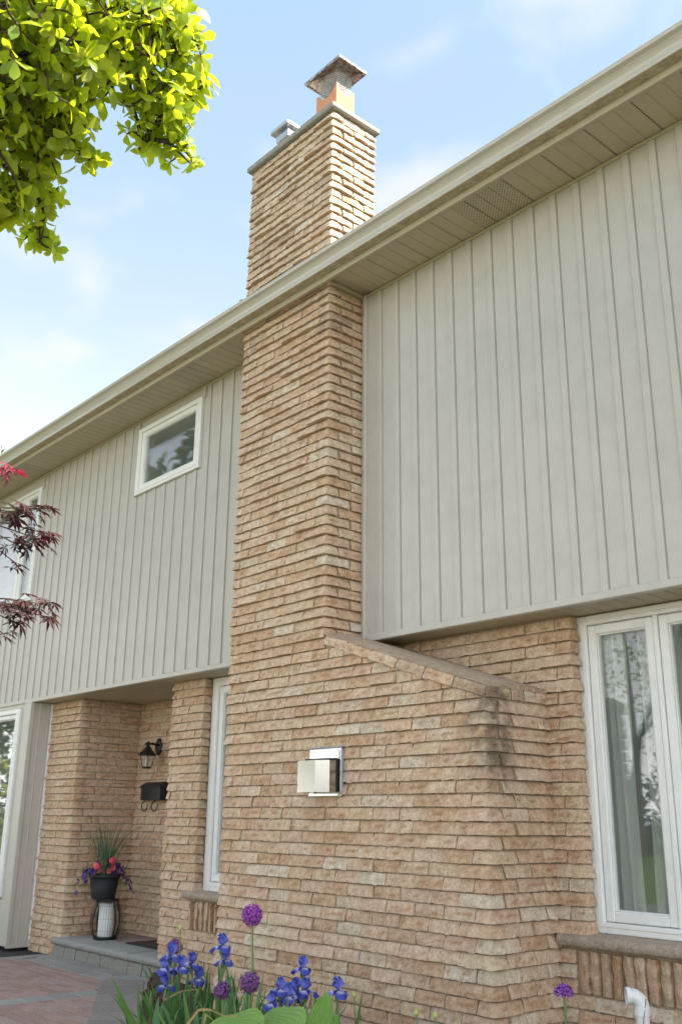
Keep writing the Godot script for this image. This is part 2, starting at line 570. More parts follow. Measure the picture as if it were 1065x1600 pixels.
# hang the waiting bricks under `parent`: the largest in view one by one, the rest as one part
func hang_bricks(parent: Node3D, most: int) -> void:
	pile.sort_custom(func(a, b): return a.score > b.score)
	var rest := {}
	for i in pile.size():
		var b: Dictionary = pile[i]
		var where: Vector3 = b.xf.origin
		if absf(where.x) < 0.45 and where.z > -0.36 and where.y > 1.25 and where.y < 1.98:
			b.mesh = stained_copy(b.mesh, b.xf)
		if i < most and b.score > 0.0:
			put("brick", b.mesh, tints[b.tint], parent, b.xf)
		else:
			if not rest.has(b.tint):
				rest[b.tint] = new_st()
			var st: SurfaceTool = rest[b.tint]
			st.append_from(b.mesh, 0, b.xf)
	if not rest.is_empty():
		var am: ArrayMesh = null
		var order := rest.keys()
		order.sort()
		for k in order:
			var st: SurfaceTool = rest[k]
			am = st.commit(am) if am != null else st.commit()
		var o := put("brickwork", am, null, parent)
		for i in order.size():
			o.set_surface_override_material(i, tints[order[i]])
		o.set_meta("kind", "stuff")
	pile.clear()

# one course of a wall that faces +z, from x1 (right) back to x0; `first` is the length of the first brick from the right
func course(y: float, x0: float, x1: float, z: float, first: float, corner: bool, corner_depth: float, jitter := 0.0) -> void:
	var x := x1
	var w := first
	var head := true
	while x - x0 > 0.03:
		var ww: float = minf(w, x - x0)
		if x - ww - x0 < 0.035:
			ww = x - x0
		var joint := 0.0045
		if head and corner:
			lay(Vector3(x - ww / 2.0 + joint / 2.0, y, z), Vector3.BACK, ww - joint, H - 0.011, corner_depth, true)
		else:
			lay(Vector3(x - ww / 2.0, y, z), Vector3.BACK, ww - joint, H - 0.011, 0.06)
		head = false
		x -= ww
		w = L + rng.randf_range(-jitter, jitter)

# one course of a wall that faces +x at plane x, from z0 (front) back to z1
func side_course(y: float, x: float, z0: float, z1: float) -> void:
	var z := z0
	while z - z1 > 0.03:
		var ww: float = minf(L, z - z1)
		if z - ww - z1 < 0.03:
			ww = z - z1
		lay(Vector3(x, y, z - ww / 2.0), Vector3.RIGHT, ww - 0.0045, H - 0.011, 0.06)
		z -= ww

# ------------------------------------------------------------------ the house
func row_y(k: int) -> float:
	return Y0 + H * k

func slope_y(x: float) -> float:      # underside of the sloping cap on the shoulder
	return Y0 + 0.071 - x * 0.338

func build_chimney() -> void:
	var ch := base("chimney", Vector3.ZERO, house)
	var core := new_st()
	var in_ := 0.010
	box(core, Vector3(XL + in_, 0.0, -0.43), Vector3(XC - in_, 6.461, -in_))
	done_core(ch, core)
	# the broad foot: a solid whose top follows the slope
	var st := new_st()
	flat(st)
	var a := [Vector3(XC - 0.02, 0, -in_), Vector3(XC - 0.02, slope_y(XC), -in_), Vector3(-in_, slope_y(-in_), -in_), Vector3(-in_, 0, -in_)]
	var b := []
	for p in a:
		b.append(Vector3(p.x, p.y, ZR - 0.02))
	quad(st, a[0], a[1], a[2], a[3])
	quad(st, a[1], b[1], b[2], a[2])
	quad(st, a[2], b[2], b[3], a[3])
	put("mortar", done(st), mats.mortar, ch)
	for k in range(-26, 67):
		var y := row_y(k)
		var odd := posmod(k, 2) == 1
		if k <= 0:
			# corner at x = 0
			if odd:
				course(y, XL, 0.0, 0.0, 0.1045, true, 0.2035, 0.004)
				side_course(y, 0.0, -0.2125, ZR)
			else:
				course(y, XL, 0.0, 0.0, L, true, 0.095, 0.004)
				side_course(y, 0.0, -0.104, ZR)
		elif y + H < slope_y(XC) + 0.02:
			var lim: float = -(y + H * 0.5 - Y0 - 0.071) / 0.338
			clipped_course(y, lim, odd)
		else:
			if odd:
				course(y, XL, XC, 0.0, 0.1045, true, 0.2035, 0.004)
				side_course(y, XC, -0.2125, -0.43)
			else:
				course(y, XL, XC, 0.0, L, true, 0.095, 0.004)
				side_course(y, XC, -0.104, -0.43)
	# the bricks laid along the slope, and the row of ends on the outer side
	var dirv := Vector3(1.0, -0.338, 0.0).normalized()
	var nrm := Vector3(0.338, 1.0, 0.0).normalized()
	var n := 6
	var total: float = absf(XC) / dirv.x
	for i in n:
		var s: float = total * (i + 0.5) / n
		var p: Vector3 = Vector3(XC, slope_y(XC), 0.0) + dirv * s
		var m := brick_mesh(total / n - 0.008, 0.056, 0.10, false, i % 6, 1.0)
		var bb := Basis(dirv, nrm, Vector3.BACK)
		var tint: int = [1, 2, 0, 8, 2, 9][i] if i < 6 else 0
		pile.append({"mesh": m, "tint": tint, "xf": Transform3D(bb, p + Vector3(0, 0.001, 0.006)), "score": 1.0})
	for i in 5:
		var z := -0.055 - i * 0.1075
		var m := brick_mesh(0.098, 0.058, 0.08, false, i, 0.6)
		pile.append({"mesh": m, "tint": [9, 5, 9, 7, 1][i], "xf": Transform3D(Basis(Vector3(0, 0, -1), Vector3.UP, Vector3.RIGHT), Vector3(0.004, Y0 + 0.073, z)), "score": 1.0})
	hang_bricks(ch, 300)
	# smooth mortar wash on top of the shoulder
	var cap := new_st()
	flat(cap)
	var t0 := Vector3(XC - 0.01, slope_y(XC) + 0.060, 0.012)
	var t1 := Vector3(0.006, Y0 + 0.1325, 0.012)
	var zb := Vector3(0, 0, ZR - 0.01)
	var th := Vector3(0, 0.016, 0)
	var steps := 14
	cap.set_smooth_group(2)
	for i in steps:
		for j in 6:
			var f := func(ii: int, jj: int) -> Vector3:
				var p: Vector3 = t0.lerp(t1, float(ii) / steps)
				var zz: float = lerpf(0.012, ZR - 0.02, jj / 6.0)
				var lift: float = 0.016 + 0.010 * sin(PI * jj / 6.0) + 0.004 * wob.get_noise_2d(ii * 40.0, jj * 50.0)
				if jj == 0:
					lift = 0.004
				return Vector3(p.x, p.y + lift, zz)
			quad(cap, f.call(i, j), f.call(i, j + 1), f.call(i + 1, j + 1), f.call(i + 1, j))
	flat(cap)
	quad(cap, t0, t0 + th * 0.25, t1 + th * 0.25, t1)
	for j in 6:
		var za: float = lerpf(0.012, ZR - 0.02, j / 6.0)
		var zc: float = lerpf(0.012, ZR - 0.02, (j + 1) / 6.0)
		var la: float = 0.004 if j == 0 else 0.016 + 0.010 * sin(PI * j / 6.0) + 0.004 * wob.get_noise_2d(steps * 40.0, j * 50.0)
		var lc: float = 0.016 + 0.010 * sin(PI * (j + 1) / 6.0) + 0.004 * wob.get_noise_2d(steps * 40.0, (j + 1) * 50.0)
		quad(cap, Vector3(t1.x, t1.y - 0.004, za), Vector3(t1.x, t1.y + la, za), Vector3(t1.x, t1.y + lc, zc), Vector3(t1.x, t1.y - 0.004, zc))
	put("shoulder_cap", done(cap), mats.cap, ch)
	# concrete crown
	var cr := new_st()
	box(cr, Vector3(XL - 0.035, 6.462, -0.465), Vector3(XC + 0.036, 6.512, 0.036), 0.008)
	put("crown", done(cr), mats.concrete, ch)
	var fl := new_st()
	for e in [[-1.32, -1.22, -0.03], [-1.62, -1.36, -0.05]]:
		box(fl, Vector3(-1.42, 6.5125, -0.46), Vector3(-1.285, 6.519, -0.20), 0.002)
		break
	put("crown_flashing", done(fl), mats.matte_black, ch)
	# clay flue tile with scalloped rim
	var tl := new_st()
	var fx0 := -1.63
	var fx1 := -1.385
	var fz0 := -0.285
	var fz1 := -0.095
	var ring := []
	var per := 10
	for s in 4:
		for i in per:
			var t := float(i) / per
			var p := Vector3.ZERO
			match s:
				0: p = Vector3(lerpf(fx0, fx1, t), 0, fz1)
				1: p = Vector3(fx1, 0, lerpf(fz1, fz0, t))
				2: p = Vector3(lerpf(fx1, fx0, t), 0, fz0)
				3: p = Vector3(fx0, 0, lerpf(fz0, fz1, t))
			var dip: float = pow(sin(PI * t), 0.8) * 0.085
			ring.append([p, 6.835 - dip])
	tl.set_smooth_group(-1)
	var cxz := Vector3((fx0 + fx1) / 2.0, 0, (fz0 + fz1) / 2.0)
	for i in ring.size():
		var p: Vector3 = ring[i][0]
		var q: Vector3 = ring[(i + 1) % ring.size()][0]
		var hp: float = ring[i][1]
		var hq: float = ring[(i + 1) % ring.size()][1]
		var pi_: Vector3 = cxz + (p - cxz) * 0.84
		var qi: Vector3 = cxz + (q - cxz) * 0.84
		var up0 := Vector3.UP
		quad(tl, q + up0 * 6.51, q + up0 * hq, p + up0 * hp, p + up0 * 6.51) if false else quad(tl, p + up0 * 6.51, p + up0 * hp, q + up0 * hq, q + up0 * 6.51)
		quad(tl, p + up0 * hp, pi_ + up0 * hp, qi + up0 * hq, q + up0 * hq)
		quad(tl, qi + up0 * 6.51, qi + up0 * hq, pi_ + up0 * hp, pi_ + up0 * 6.51)
	put("flue_tile", done(tl), mats.clay, ch)
	# spark screen: four sides of diagonal wires
	var sc := new_st()
	var sx0 := -1.612
	var sx1 := -1.400
	var sz0 := -0.27
	var sz1 := -0.11
	for s in 4:
		var p0 := Vector3(sx0, 0, sz1)
		var p1 := Vector3(sx1, 0, sz1)
		match s:
			1:
				p0 = Vector3(sx1, 0, sz1); p1 = Vector3(sx1, 0, sz0)
			2:
				p0 = Vector3(sx1, 0, sz0); p1 = Vector3(sx0, 0, sz0)
			3:
				p0 = Vector3(sx0, 0, sz0); p1 = Vector3(sx0, 0, sz1)
		var width: float = p0.distance_to(p1)
		var hgt := 0.26
		var cell := 0.023
		var y0 := 6.745
		for dgn in [1.0, -1.0]:
			var c := -hgt
			while c < width:
				# line u = c + v (or mirrored)
				var v0: float = maxf(0.0, -c)
				var v1: float = minf(hgt, width - c)
				if v1 > v0 + 0.004:
					var u0: float = c + v0
					var u1: float = c + v1
					if dgn < 0:
						u0 = width - u0
						u1 = width - u1
					var dd: Vector3 = (p1 - p0) / width
					tube(sc, [p0 + dd * u0 + Vector3.UP * (y0 + v0), p0 + dd * u1 + Vector3.UP * (y0 + v1)], 0.0013, 0.0013, 4, false)
				c += cell
	put("spark_screen", done(sc), mats.galv, ch)
	# rain cap: shallow pyramid with folded rim
	var rc := new_st()
	flat(rc)
	var x0 := -1.726
	var x1 := -1.292
	var z0 := -0.335
	var z1 := -0.042
	var yb := 6.985
	var apex := Vector3((x0 + x1) / 2.0, yb + 0.085, (z0 + z1) / 2.0)
	var cs := [Vector3(x0, yb, z1), Vector3(x1, yb, z1), Vector3(x1, yb, z0), Vector3(x0, yb, z0)]
	for i in 4:
		var p: Vector3 = cs[i]
		var q: Vector3 = cs[(i + 1) % 4]
		tri(rc, p + Vector3.UP * 0.022, apex + Vector3.UP * 0.022, q + Vector3.UP * 0.022)
		quad(rc, p, p + Vector3.UP * 0.022, q + Vector3.UP * 0.022, q)
		tri(rc, q + Vector3.UP * 0.004, apex, p + Vector3.UP * 0.004)
		# narrow hem turned under
		var pin: Vector3 = p + (apex - p) * 0.06
		var qin: Vector3 = q + (apex - q) * 0.06
		pin.y = yb + 0.001
		qin.y = yb + 0.001
		quad(rc, q, qin, pin, p)
	put("rain_cap", done(rc), mats.stained, ch)
	# the second, smaller flue with its flat square cap
	var vc := new_st()
	box(vc, Vector3(-2.16, 6.51, -0.215), Vector3(-2.05, 6.73, -0.13), 0.004)
	box(vc, Vector3(-2.185, 6.725, -0.225), Vector3(-2.025, 6.79, -0.115), 0.004)
	box(vc, Vector3(-2.25, 6.835, -0.245), Vector3(-2.015, 6.872, -0.095), 0.005)
	for px in [-2.15, -2.06]:
		for pz in [-0.2, -0.14]:
			box(vc, Vector3(px - 0.006, 6.78, pz - 0.006), Vector3(px + 0.006, 6.84, pz + 0.006))
	put("vent_cap", done(vc), mats.galv, ch)

func done_core(parent: Node3D, st: SurfaceTool) -> void:
	put("mortar", done(st), mats.mortar, parent)

# a course cut off on the right by the sloping cap
func clipped_course(y: float, lim: float, odd: bool) -> void:
	var right := lim - (0.03 if odd else 0.0)
	# the first brick is cut to the slope
	var w := 0.12 + rng.randf() * 0.08
	var m := brick_mesh(w, H - 0.011, 0.06, false, rng.randi() % 5, 1.0)
	var xc := right - w / 2.0
	var cut := ArrayMesh.new()
	var arr := m.surface_get_arrays(0)
	var vs: PackedVector3Array = arr[Mesh.ARRAY_VERTEX]
	for i in vs.size():
		var top: float = slope_y(xc + vs[i].x) - y - 0.006
		vs[i] = Vector3(vs[i].x, minf(vs[i].y, maxf(top, -0.004)), vs[i].z)
	arr[Mesh.ARRAY_VERTEX] = vs
	cut.add_surface_from_arrays(Mesh.PRIMITIVE_TRIANGLES, arr)
	pile.append({"mesh": cut, "tint": pick_tint(Vector3(xc, y, 0)), "xf": Transform3D(Basis(), Vector3(xc, y, 0)), "score": 1.0})
	# a cut sliver that fills up to the cap
	var w2: float = 0.11
	var x2 := right + w2 / 2.0 + 0.006
	var m2 := brick_mesh(w2, H - 0.011, 0.06, false, rng.randi() % 5, 0.8)
	var cut2 := ArrayMesh.new()
	arr = m2.surface_get_arrays(0)
	vs = arr[Mesh.ARRAY_VERTEX]
	for i in vs.size():
		var top: float = slope_y(x2 + vs[i].x) - y - 0.006
		vs[i] = Vector3(vs[i].x, minf(vs[i].y, maxf(top, -0.002)), vs[i].z if top > 0.0 else -0.03)
	arr[Mesh.ARRAY_VERTEX] = vs
	cut2.add_surface_from_arrays(Mesh.PRIMITIVE_TRIANGLES, arr)
	pile.append({"mesh": cut2, "tint": pick_tint(Vector3(x2, y, 0)), "xf": Transform3D(Basis(), Vector3(x2, y, 0)), "score": 1.0})
	course(y, XL, right - w - 0.004, 0.0, L if odd else L * 0.75, false, 0.06, 0.004)

# the lower brick walls, set back under the overhanging upper storey
func build_brick_walls() -> void:
	# right of the chimney, as far as the picture window
	var w := base("brick_wall", Vector3.ZERO, house)
	var xr := 0.188
	var st := new_st()
	box(st, Vector3(XC, 0.0, ZR - 0.25), Vector3(xr - 0.007, SIDE_BOT + 0.02, ZR - 0.009))
	box(st, Vector3(xr - 0.003, 0.0, ZR - 0.25), Vector3(11.9, 0.66, ZR - 0.010))
	box(st, Vector3(1.61, 0.66, ZR - 0.25), Vector3(11.9, SIDE_BOT + 0.02, ZR - 0.010))
	put("mortar", done(st), mats.mortar, w)
	for k in range(-26, 9):
		var y := row_y(k)
		var odd := posmod(k, 2) == 1
		var top := k < 8
		if y > 0.70:
			if y + H > SIDE_BOT + 0.03:
				continue
			var x_left := -0.02 if y < Y0 + 0.05 else maxf(XC, -(y - Y0 - 0.13) / 0.338 - 0.35)
			course(y, x_left, xr, ZR, 0.1045 if odd else L, true, 0.073, 0.003)
			course(y, 1.615, 3.2, ZR, L if odd else 0.12, false, 0.06, 0.003)
		elif y < 0.42:
			course(y, 0.0, 3.2, ZR, L if odd else 0.12, false, 0.06, 0.003)
		elif y < 0.60:
			course(y, 0.0, 0.108, ZR, 0.108, false, 0.06)
			course(y, 1.645, 3.2, ZR, L if odd else 0.12, false, 0.06, 0.003)
	# upright soldier course under the sill
	var i := 0
	var x := 0.112
	while x < 1.60:
		soldier(x + 0.032, ZR)
		x += 0.0665
		i += 1
	hang_bricks(w, 300)
	# pier between the entrance and the narrow window
	w = base("brick_wall", Vector3.ZERO, house)
	st = new_st()
	box(st, Vector3(-3.928, 0.0, ZR - 0.20), Vector3(-3.467, SIDE_BOT + 0.02, ZR - 0.009))
	box(st, Vector3(-3.467, 0.0, ZR - 0.20), Vector3(XL + 0.1, 0.66, ZR - 0.010))
	put("mortar", done(st), mats.mortar, w)
	for k in range(-26, 9):
		var y := row_y(k)
		var odd := posmod(k, 2) == 1
		if y + H > SIDE_BOT + 0.03:
			continue
		if y > 0.70:
			course(y, -3.935, -3.46, ZR, 0.1045 if odd else L, true, 0.073, 0.003)
		elif y < 0.42:
			course(y, -3.935, XL + 0.05, ZR, L if odd else 0.12, false, 0.06, 0.003)
		else:
			course(y, -3.935, -3.51, ZR, 0.12 if odd else L, false, 0.06, 0.003)
	x = -3.505
	while x < -2.4:
		soldier(x + 0.032, ZR)
		x += 0.0665
	hang_bricks(w, 300)
	# left side of the entrance: front, return and back wall of the recess
	w = base("brick_wall", Vector3.ZERO, house)
	st = new_st()
	box(st, Vector3(-6.30, 0.0, -1.45), Vector3(-5.628, SIDE_BOT + 0.02, ZR - 0.009))
	box(st, Vector3(-5.628, 0.0, -1.45), Vector3(-4.62, SIDE_BOT + 0.02, -1.203))
	put("mortar", done(st), mats.mortar, w)
	for k in range(-26, 9):
		var y := row_y(k)
		var odd := posmod(k, 2) == 1
		if y + H > SIDE_BOT + 0.03:
			continue
		if odd:
			course(y, -6.28, -5.625, ZR, 0.1045, true, 0.2035, 0.003)
			if y > 0.1:
				side_course(y, -5.625, ZR - 0.2125, -1.2)
		else:
			course(y, -6.28, -5.625, ZR, L, true, 0.095, 0.003)
			if y > 0.1:
				side_course(y, -5.625, ZR - 0.104, -1.2)
		if y > 0.1:
			course(y, -5.62, -4.66, -1.2, L if odd else 0.12, false, 0.06, 0.003)
	hang_bricks(w, 300)

func soldier(x: float, z: float) -> void:
	var m := brick_mesh(0.196, 0.058, 0.06, false, rng.randi() % 12, 1.5)
	var b := Basis(Vector3.UP, Vector3.LEFT, Vector3.BACK)
	b = b.rotated(Vector3.BACK, rng.randf_range(-0.02, 0.02))
	pile.append({"mesh": m, "tint": [2, 6, 4, 0, 5][rng.randi() % 5], "xf": Transform3D(b, Vector3(x + 0.029, 0.531, z + rng.randf_range(-0.003, 0.009))), "score": 0.5})

# one vertical siding board: flat pan and raised batten, 0.17 wide, its left edge at x = 0
func siding_board(y0: float, y1: float, w0 := 0.0, w1 := 0.17) -> ArrayMesh:
	var prof := [[0.0, -0.005], [0.002, 0.0], [0.1165, 0.0], [0.1175, -0.002], [0.1200, -0.002], [0.1215, 0.009], [0.1240, 0.0115], [0.162, 0.0115], [0.1650, 0.010], [0.1662, -0.005], [0.17, -0.005]]
	var st := new_st()
	flat(st)
	for i in prof.size() - 1:
		var a: float = prof[i][0]
		var b: float = prof[i + 1][0]
		if b <= w0 or a >= w1:
			continue
		var za: float = lerpf(prof[i][1], prof[i + 1][1], (maxf(a, w0) - a) / (b - a))
		var zb: float = lerpf(prof[i][1], prof[i + 1][1], (minf(b, w1) - a) / (b - a))
		a = maxf(a, w0)
		b = minf(b, w1)
		quad(st, Vector3(a, y0, za), Vector3(a, y1, za), Vector3(b, y1, zb), Vector3(b, y0, zb))
	return done(st)

func build_siding() -> void:
	var pieces := {}
	# right-hand wall
	var wall := base("siding_wall", Vector3.ZERO, house)
	var back := new_st()
	box(back, Vector3(XC + 0.01, SIDE_BOT + 0.02, ZS - 0.22), Vector3(12.0, SIDE_TOP + 0.1, ZS - 0.010))
	put("sheathing", done(back), mats.siding, wall)
	var full := siding_board(SIDE_BOT + 0.03, SIDE_TOP - 0.004)
	# batten's right-hand edge stands at 0.257 + 0.17 n
	var x := 0.257 - 0.1662 - 0.17 * 8
	while x < 3.4:
		if x > XC + 0.045:
			put("siding_board", full, mats.siding, wall, Transform3D(Basis(), Vector3(x, 0, ZS)))
		else:
			put("siding_board", siding_board(SIDE_BOT + 0.03, SIDE_TOP - 0.004, XC + 0.05 - x, 0.17), mats.siding, wall, Transform3D(Basis(), Vector3(x, 0, ZS)))
		x += 0.17
	put("corner_trim", trim_post(XC + 0.006, XC + 0.058, SIDE_BOT, SIDE_TOP - 0.003), mats.siding, wall)
	put("bottom_trim", box_mesh(Vector3(XC + 0.058, SIDE_BOT - 0.006, ZS - 0.03), Vector3(12.0, SIDE_BOT + 0.036, ZS + 0.021), 0.004), mats.siding, wall)
	put("top_trim", box_mesh(Vector3(XC + 0.06, SIDE_TOP - 0.022, ZS - 0.01), Vector3(12.0, SIDE_TOP - 0.004, ZS + 0.022), 0.003), mats.soffit, wall)
	# left-hand wall with two windows let in
	wall = base("siding_wall", Vector3.ZERO, house)
	back = new_st()
	for r in [[-13.0, SIDE_BOT + 0.02, -7.95, SIDE_TOP + 0.1], [-7.95, SIDE_BOT + 0.02, -6.64, 3.50], [-7.95, 4.80, -6.64, SIDE_TOP + 0.1], [-6.64, SIDE_BOT + 0.02, -4.47, SIDE_TOP + 0.1], [-4.47, SIDE_BOT + 0.02, -3.40, 4.18], [-4.47, 4.83, -3.40, SIDE_TOP + 0.1], [-3.40, SIDE_BOT + 0.02, XL, SIDE_TOP + 0.1]]:
		box(back, Vector3(r[0], r[1], ZS - 0.22), Vector3(r[2], r[3], ZS - 0.010))
	put("sheathing", done(back), mats.siding, wall)
	x = -2.758 - 0.1662
	var n := 0
	while x > -12.6:
		var holes := []
		for r in [[-4.50, 4.155, -3.37], [-7.97, 3.48, -6.60]]:
			if x + 0.17 > r[0] and x < r[2]:
				holes.append(r)
		if holes.is_empty():
			put("siding_board", full, mats.siding, wall, Transform3D(Basis(), Vector3(x, 0, ZS)))
		else:
			var r: Array = holes[0]
			var a: float = maxf(0.0, r[0] - x)
			var b: float = minf(0.17, r[2] - x)
			var o := put("siding_board", siding_board(SIDE_BOT + 0.03, r[1], a, b), mats.siding, wall, Transform3D(Basis(), Vector3(x, 0, ZS)))
			if a > 0.01:
				put("siding_board", siding_board(SIDE_BOT + 0.03, SIDE_TOP - 0.004, 0.0, a), mats.siding, wall, Transform3D(Basis(), Vector3(x, 0, ZS)))
			if b < 0.165:
				put("siding_board", siding_board(SIDE_BOT + 0.03, SIDE_TOP - 0.004, b, 0.17), mats.siding, wall, Transform3D(Basis(), Vector3(x, 0, ZS)))
		x -= 0.17
		n += 1
	put("siding_board", siding_board(SIDE_BOT + 0.03, SIDE_TOP - 0.004, 0.0, 0.17), mats.siding, wall, Transform3D(Basis(), Vector3(-2.758 - 0.1662 + 0.17, 0, ZS)))
	put("siding_board", siding_board(SIDE_BOT + 0.03, SIDE_TOP - 0.004, 0.0, 0.17), mats.siding, wall, Transform3D(Basis(), Vector3(-2.758 - 0.1662 + 0.34, 0, ZS)))
	put("bottom_trim", box_mesh(Vector3(-13.0, SIDE_BOT - 0.006, ZS - 0.03), Vector3(XL + 0.01, SIDE_BOT + 0.034, ZS + 0.021), 0.004), mats.siding, wall)
	put("top_trim", box_mesh(Vector3(-13.0, SIDE_TOP - 0.022, ZS - 0.01), Vector3(XL, SIDE_TOP - 0.004, ZS + 0.022), 0.003), mats.soffit, wall)
	# plain boards and channels over the windows
	for r in [[-4.50, 4.845, -3.37], [-7.97, 4.80, -6.60]]:
		put("header_board", box_mesh(Vector3(r[0] + 0.02, r[1], ZS - 0.01), Vector3(r[2] - 0.02, SIDE_TOP - 0.004, ZS + 0.004), 0.002), mats.siding, wall)
		for e in [r[0], r[2]]:
			put("window_channel", box_mesh(Vector3(e - 0.018, r[1] - 0.02, ZS - 0.01), Vector3(e + 0.018, SIDE_TOP - 0.003, ZS + 0.02), 0.003), mats.siding, wall)

func trim_post(x0: float, x1: float, y0: float, y1: float) -> ArrayMesh:
	var st := new_st()
	box(st, Vector3(x0, y0, ZS - 0.03), Vector3(x0 + 0.028, y1, ZS + 0.016), 0.004)
	box(st, Vector3(x0 + 0.030, y0, ZS - 0.03), Vector3(x1, y1, ZS + 0.030), 0.005)
	return done(st)

# one soffit board, 0.0985 wide, from z0 to z1, its underside at y = 0
func soffit_board(z0: float, z1: float, groove: float) -> ArrayMesh:
	var prof := [[0.0, groove], [0.002, groove], [0.007, 0.0], [0.0935, 0.0], [0.0965, 0.004], [0.0985, 0.004]]
	var st := new_st()
	flat(st)
	for i in prof.size() - 1:
		var a: Array = prof[i]
		var b: Array = prof[i + 1]
		quad(st, Vector3(a[0], a[1], z0), Vector3(a[0], a[1], z1), Vector3(b[0], b[1], z1), Vector3(b[0], b[1], z0))
	return done(st)

func dotted() -> StandardMaterial3D:
	var im := Image.create(64, 64, false, Image.FORMAT_RGB8)
	im.fill(Color(0.99, 0.99, 0.99))
	for p in [Vector2i(16, 16), Vector2i(48, 48)]:
		for y in 64:
			for x in 64:
				if Vector2(x - p.x, y - p.y).length() < 8.5:
					im.set_pixel(x, y, Color(0.12, 0.11, 0.1))
	var m: StandardMaterial3D = mat(lin(0.43, 0.375, 0.27), 0.5)
	m.albedo_texture = ImageTexture.create_from_image(im)
	m.uv1_triplanar = true
	m.uv1_world_triplanar = true
	m.uv1_scale = Vector3.ONE * 42.0
	return m

func build_eaves() -> void:
	var s := base("soffit", Vector3.ZERO, house)
	var plain := soffit_board(ZS - 0.005, 0.052, 0.004)
	var deep := soffit_board(ZS - 0.005, 0.052, 0.016)
	var dots := dotted()
	var x := 0.278 - 0.0985 * 131
	var i := 0
	while x < 3.4:
		var k := i - 131
		var holes: bool = posmod(k, 34) in [30, 31, 32, 33] and x < 3.0
		if x + 0.0985 < XL - 0.002 or x > XC + 0.012:
			put("soffit_board", deep if posmod(k, 3) == 0 else plain, dots if holes else mats.soffit, s, Transform3D(Basis(), Vector3(x, SIDE_TOP, 0)))
		x += 0.0985
		i += 1
	put("chimney_trim", box_mesh(Vector3(XC - 0.002, SIDE_TOP - 0.016, ZS), Vector3(XC + 0.024, SIDE_TOP + 0.004, 0.05), 0.003), mats.soffit, s)
	put("chimney_trim", box_mesh(Vector3(XL - 0.024, SIDE_TOP - 0.016, ZS), Vector3(XL + 0.002, SIDE_TOP + 0.004, 0.05), 0.003), mats.soffit, s)
	put("filler_board", box_mesh(Vector3(-13.0, SIDE_TOP + 0.02, ZS - 0.2), Vector3(XL, SIDE_TOP + 0.03, 0.05)), mats.soffit, s)
	put("filler_board", box_mesh(Vector3(XC, SIDE_TOP + 0.02, ZS - 0.2), Vector3(12.0, SIDE_TOP + 0.03, 0.05)), mats.soffit, s)
	# edge channel and fascia
	var f := new_st()
	box(f, Vector3(-13.0, SIDE_TOP - 0.010, 0.028), Vector3(12.0, SIDE_TOP + 0.003, 0.056), 0.003)
	put("edge_channel", done(f), mats.soffit, s)
	f = new_st()
	box(f, Vector3(-13.0, SIDE_TOP - 0.022, 0.0565), Vector3(12.0, SIDE_TOP + 0.17, 0.072), 0.003)
	put("fascia", done(f), mats.soffit, house)
	# gutter with its moulded front
	var g := new_st()
	var yb := 4.967
	var prof := [Vector2(0.1395, yb), Vector2(0.1425, yb + 0.002), Vector2(0.1435, yb + 0.005), Vector2(0.1435, yb + 0.020), Vector2(0.141, yb + 0.0235), Vector2(0.1300, yb + 0.0250), Vector2(0.1290, yb + 0.030), Vector2(0.1300, yb + 0.046), Vector2(0.1350, yb + 0.063), Vector2(0.1440, yb + 0.079), Vector2(0.1560, yb + 0.091), Vector2(0.1700, yb + 0.099), Vector2(0.1770, yb + 0.103), Vector2(0.1790, yb + 0.109), Vector2(0.1790, yb + 0.128), Vector2(0.1760, yb + 0.132), Vector2(0.168, yb + 0.132), Vector2(0.166, yb + 0.120), Vector2(0.08, yb + 0.02)]
	extrude_x(g, prof, -13.0, 12.0)
	g.set_smooth_group(-1)
	var gu := put("gutter", done(g), mats.gutter, house)
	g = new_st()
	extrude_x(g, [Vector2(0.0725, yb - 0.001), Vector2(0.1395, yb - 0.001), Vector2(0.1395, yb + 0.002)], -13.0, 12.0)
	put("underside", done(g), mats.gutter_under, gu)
	# roof: rises behind the gutter, laid with rows of shingles
	var r := new_st()
	var pitch := 0.36
	var p0 := Vector3(0, 5.085, 0.10)
	var wid := 4.6
	box_sloped(r, -13.0, XL - 0.03, p0, pitch, wid)
	box_sloped(r, XC + 0.03, 12.0, p0, pitch, wid)
	box_sloped(r, XL - 0.03, XC + 0.03, p0 + Vector3(0, pitch * 0.56, -0.56), pitch, wid - 0.56)
	put("roof", done(r), mats.shingle, house)
	var fb := new_st()
	box(fb, Vector3(XL - 0.03, 5.0, -0.1), Vector3(XL - 0.003, 5.24, 0.05))
	box(fb, Vector3(XC + 0.003, 5.0, -0.1), Vector3(XC + 0.02, 5.22, 0.05))
	put("chimney_flashing", done(fb), mats.sealant, house)
	# the walls that close the house
	var sh := new_st()
	box(sh, Vector3(-13.0, 0.0, -9.0), Vector3(12.0, 5.0, -8.9))
	box(sh, Vector3(-13.0, 0.0, -8.9), Vector3(-12.9, 5.0, ZS - 0.23))
	box(sh, Vector3(11.9, 0.0, -8.9), Vector3(12.0, 5.0, ZS - 0.23))
	box(sh, Vector3(-12.9, 2.40, -8.9), Vector3(11.9, 2.6, ZS - 0.23))
	put("outer_wall", done(sh), mats.siding, house)
	var rb := new_st()
	flat(rb)
	quad(rb, Vector3(12.0, 6.75, -4.5), Vector3(12.0, 5.0, -9.3), Vector3(-13.0, 5.0, -9.3), Vector3(-13.0, 6.75, -4.5))
	tri(rb, Vector3(12.0, 5.0, 0.0), Vector3(12.0, 6.72, -4.5), Vector3(12.0, 5.0, -9.0))
	tri(rb, Vector3(-13.0, 5.0, 0.0), Vector3(-13.0, 5.0, -9.0), Vector3(-13.0, 6.72, -4.5))
	put("rear_roof", done(rb), mats.shingle, house)

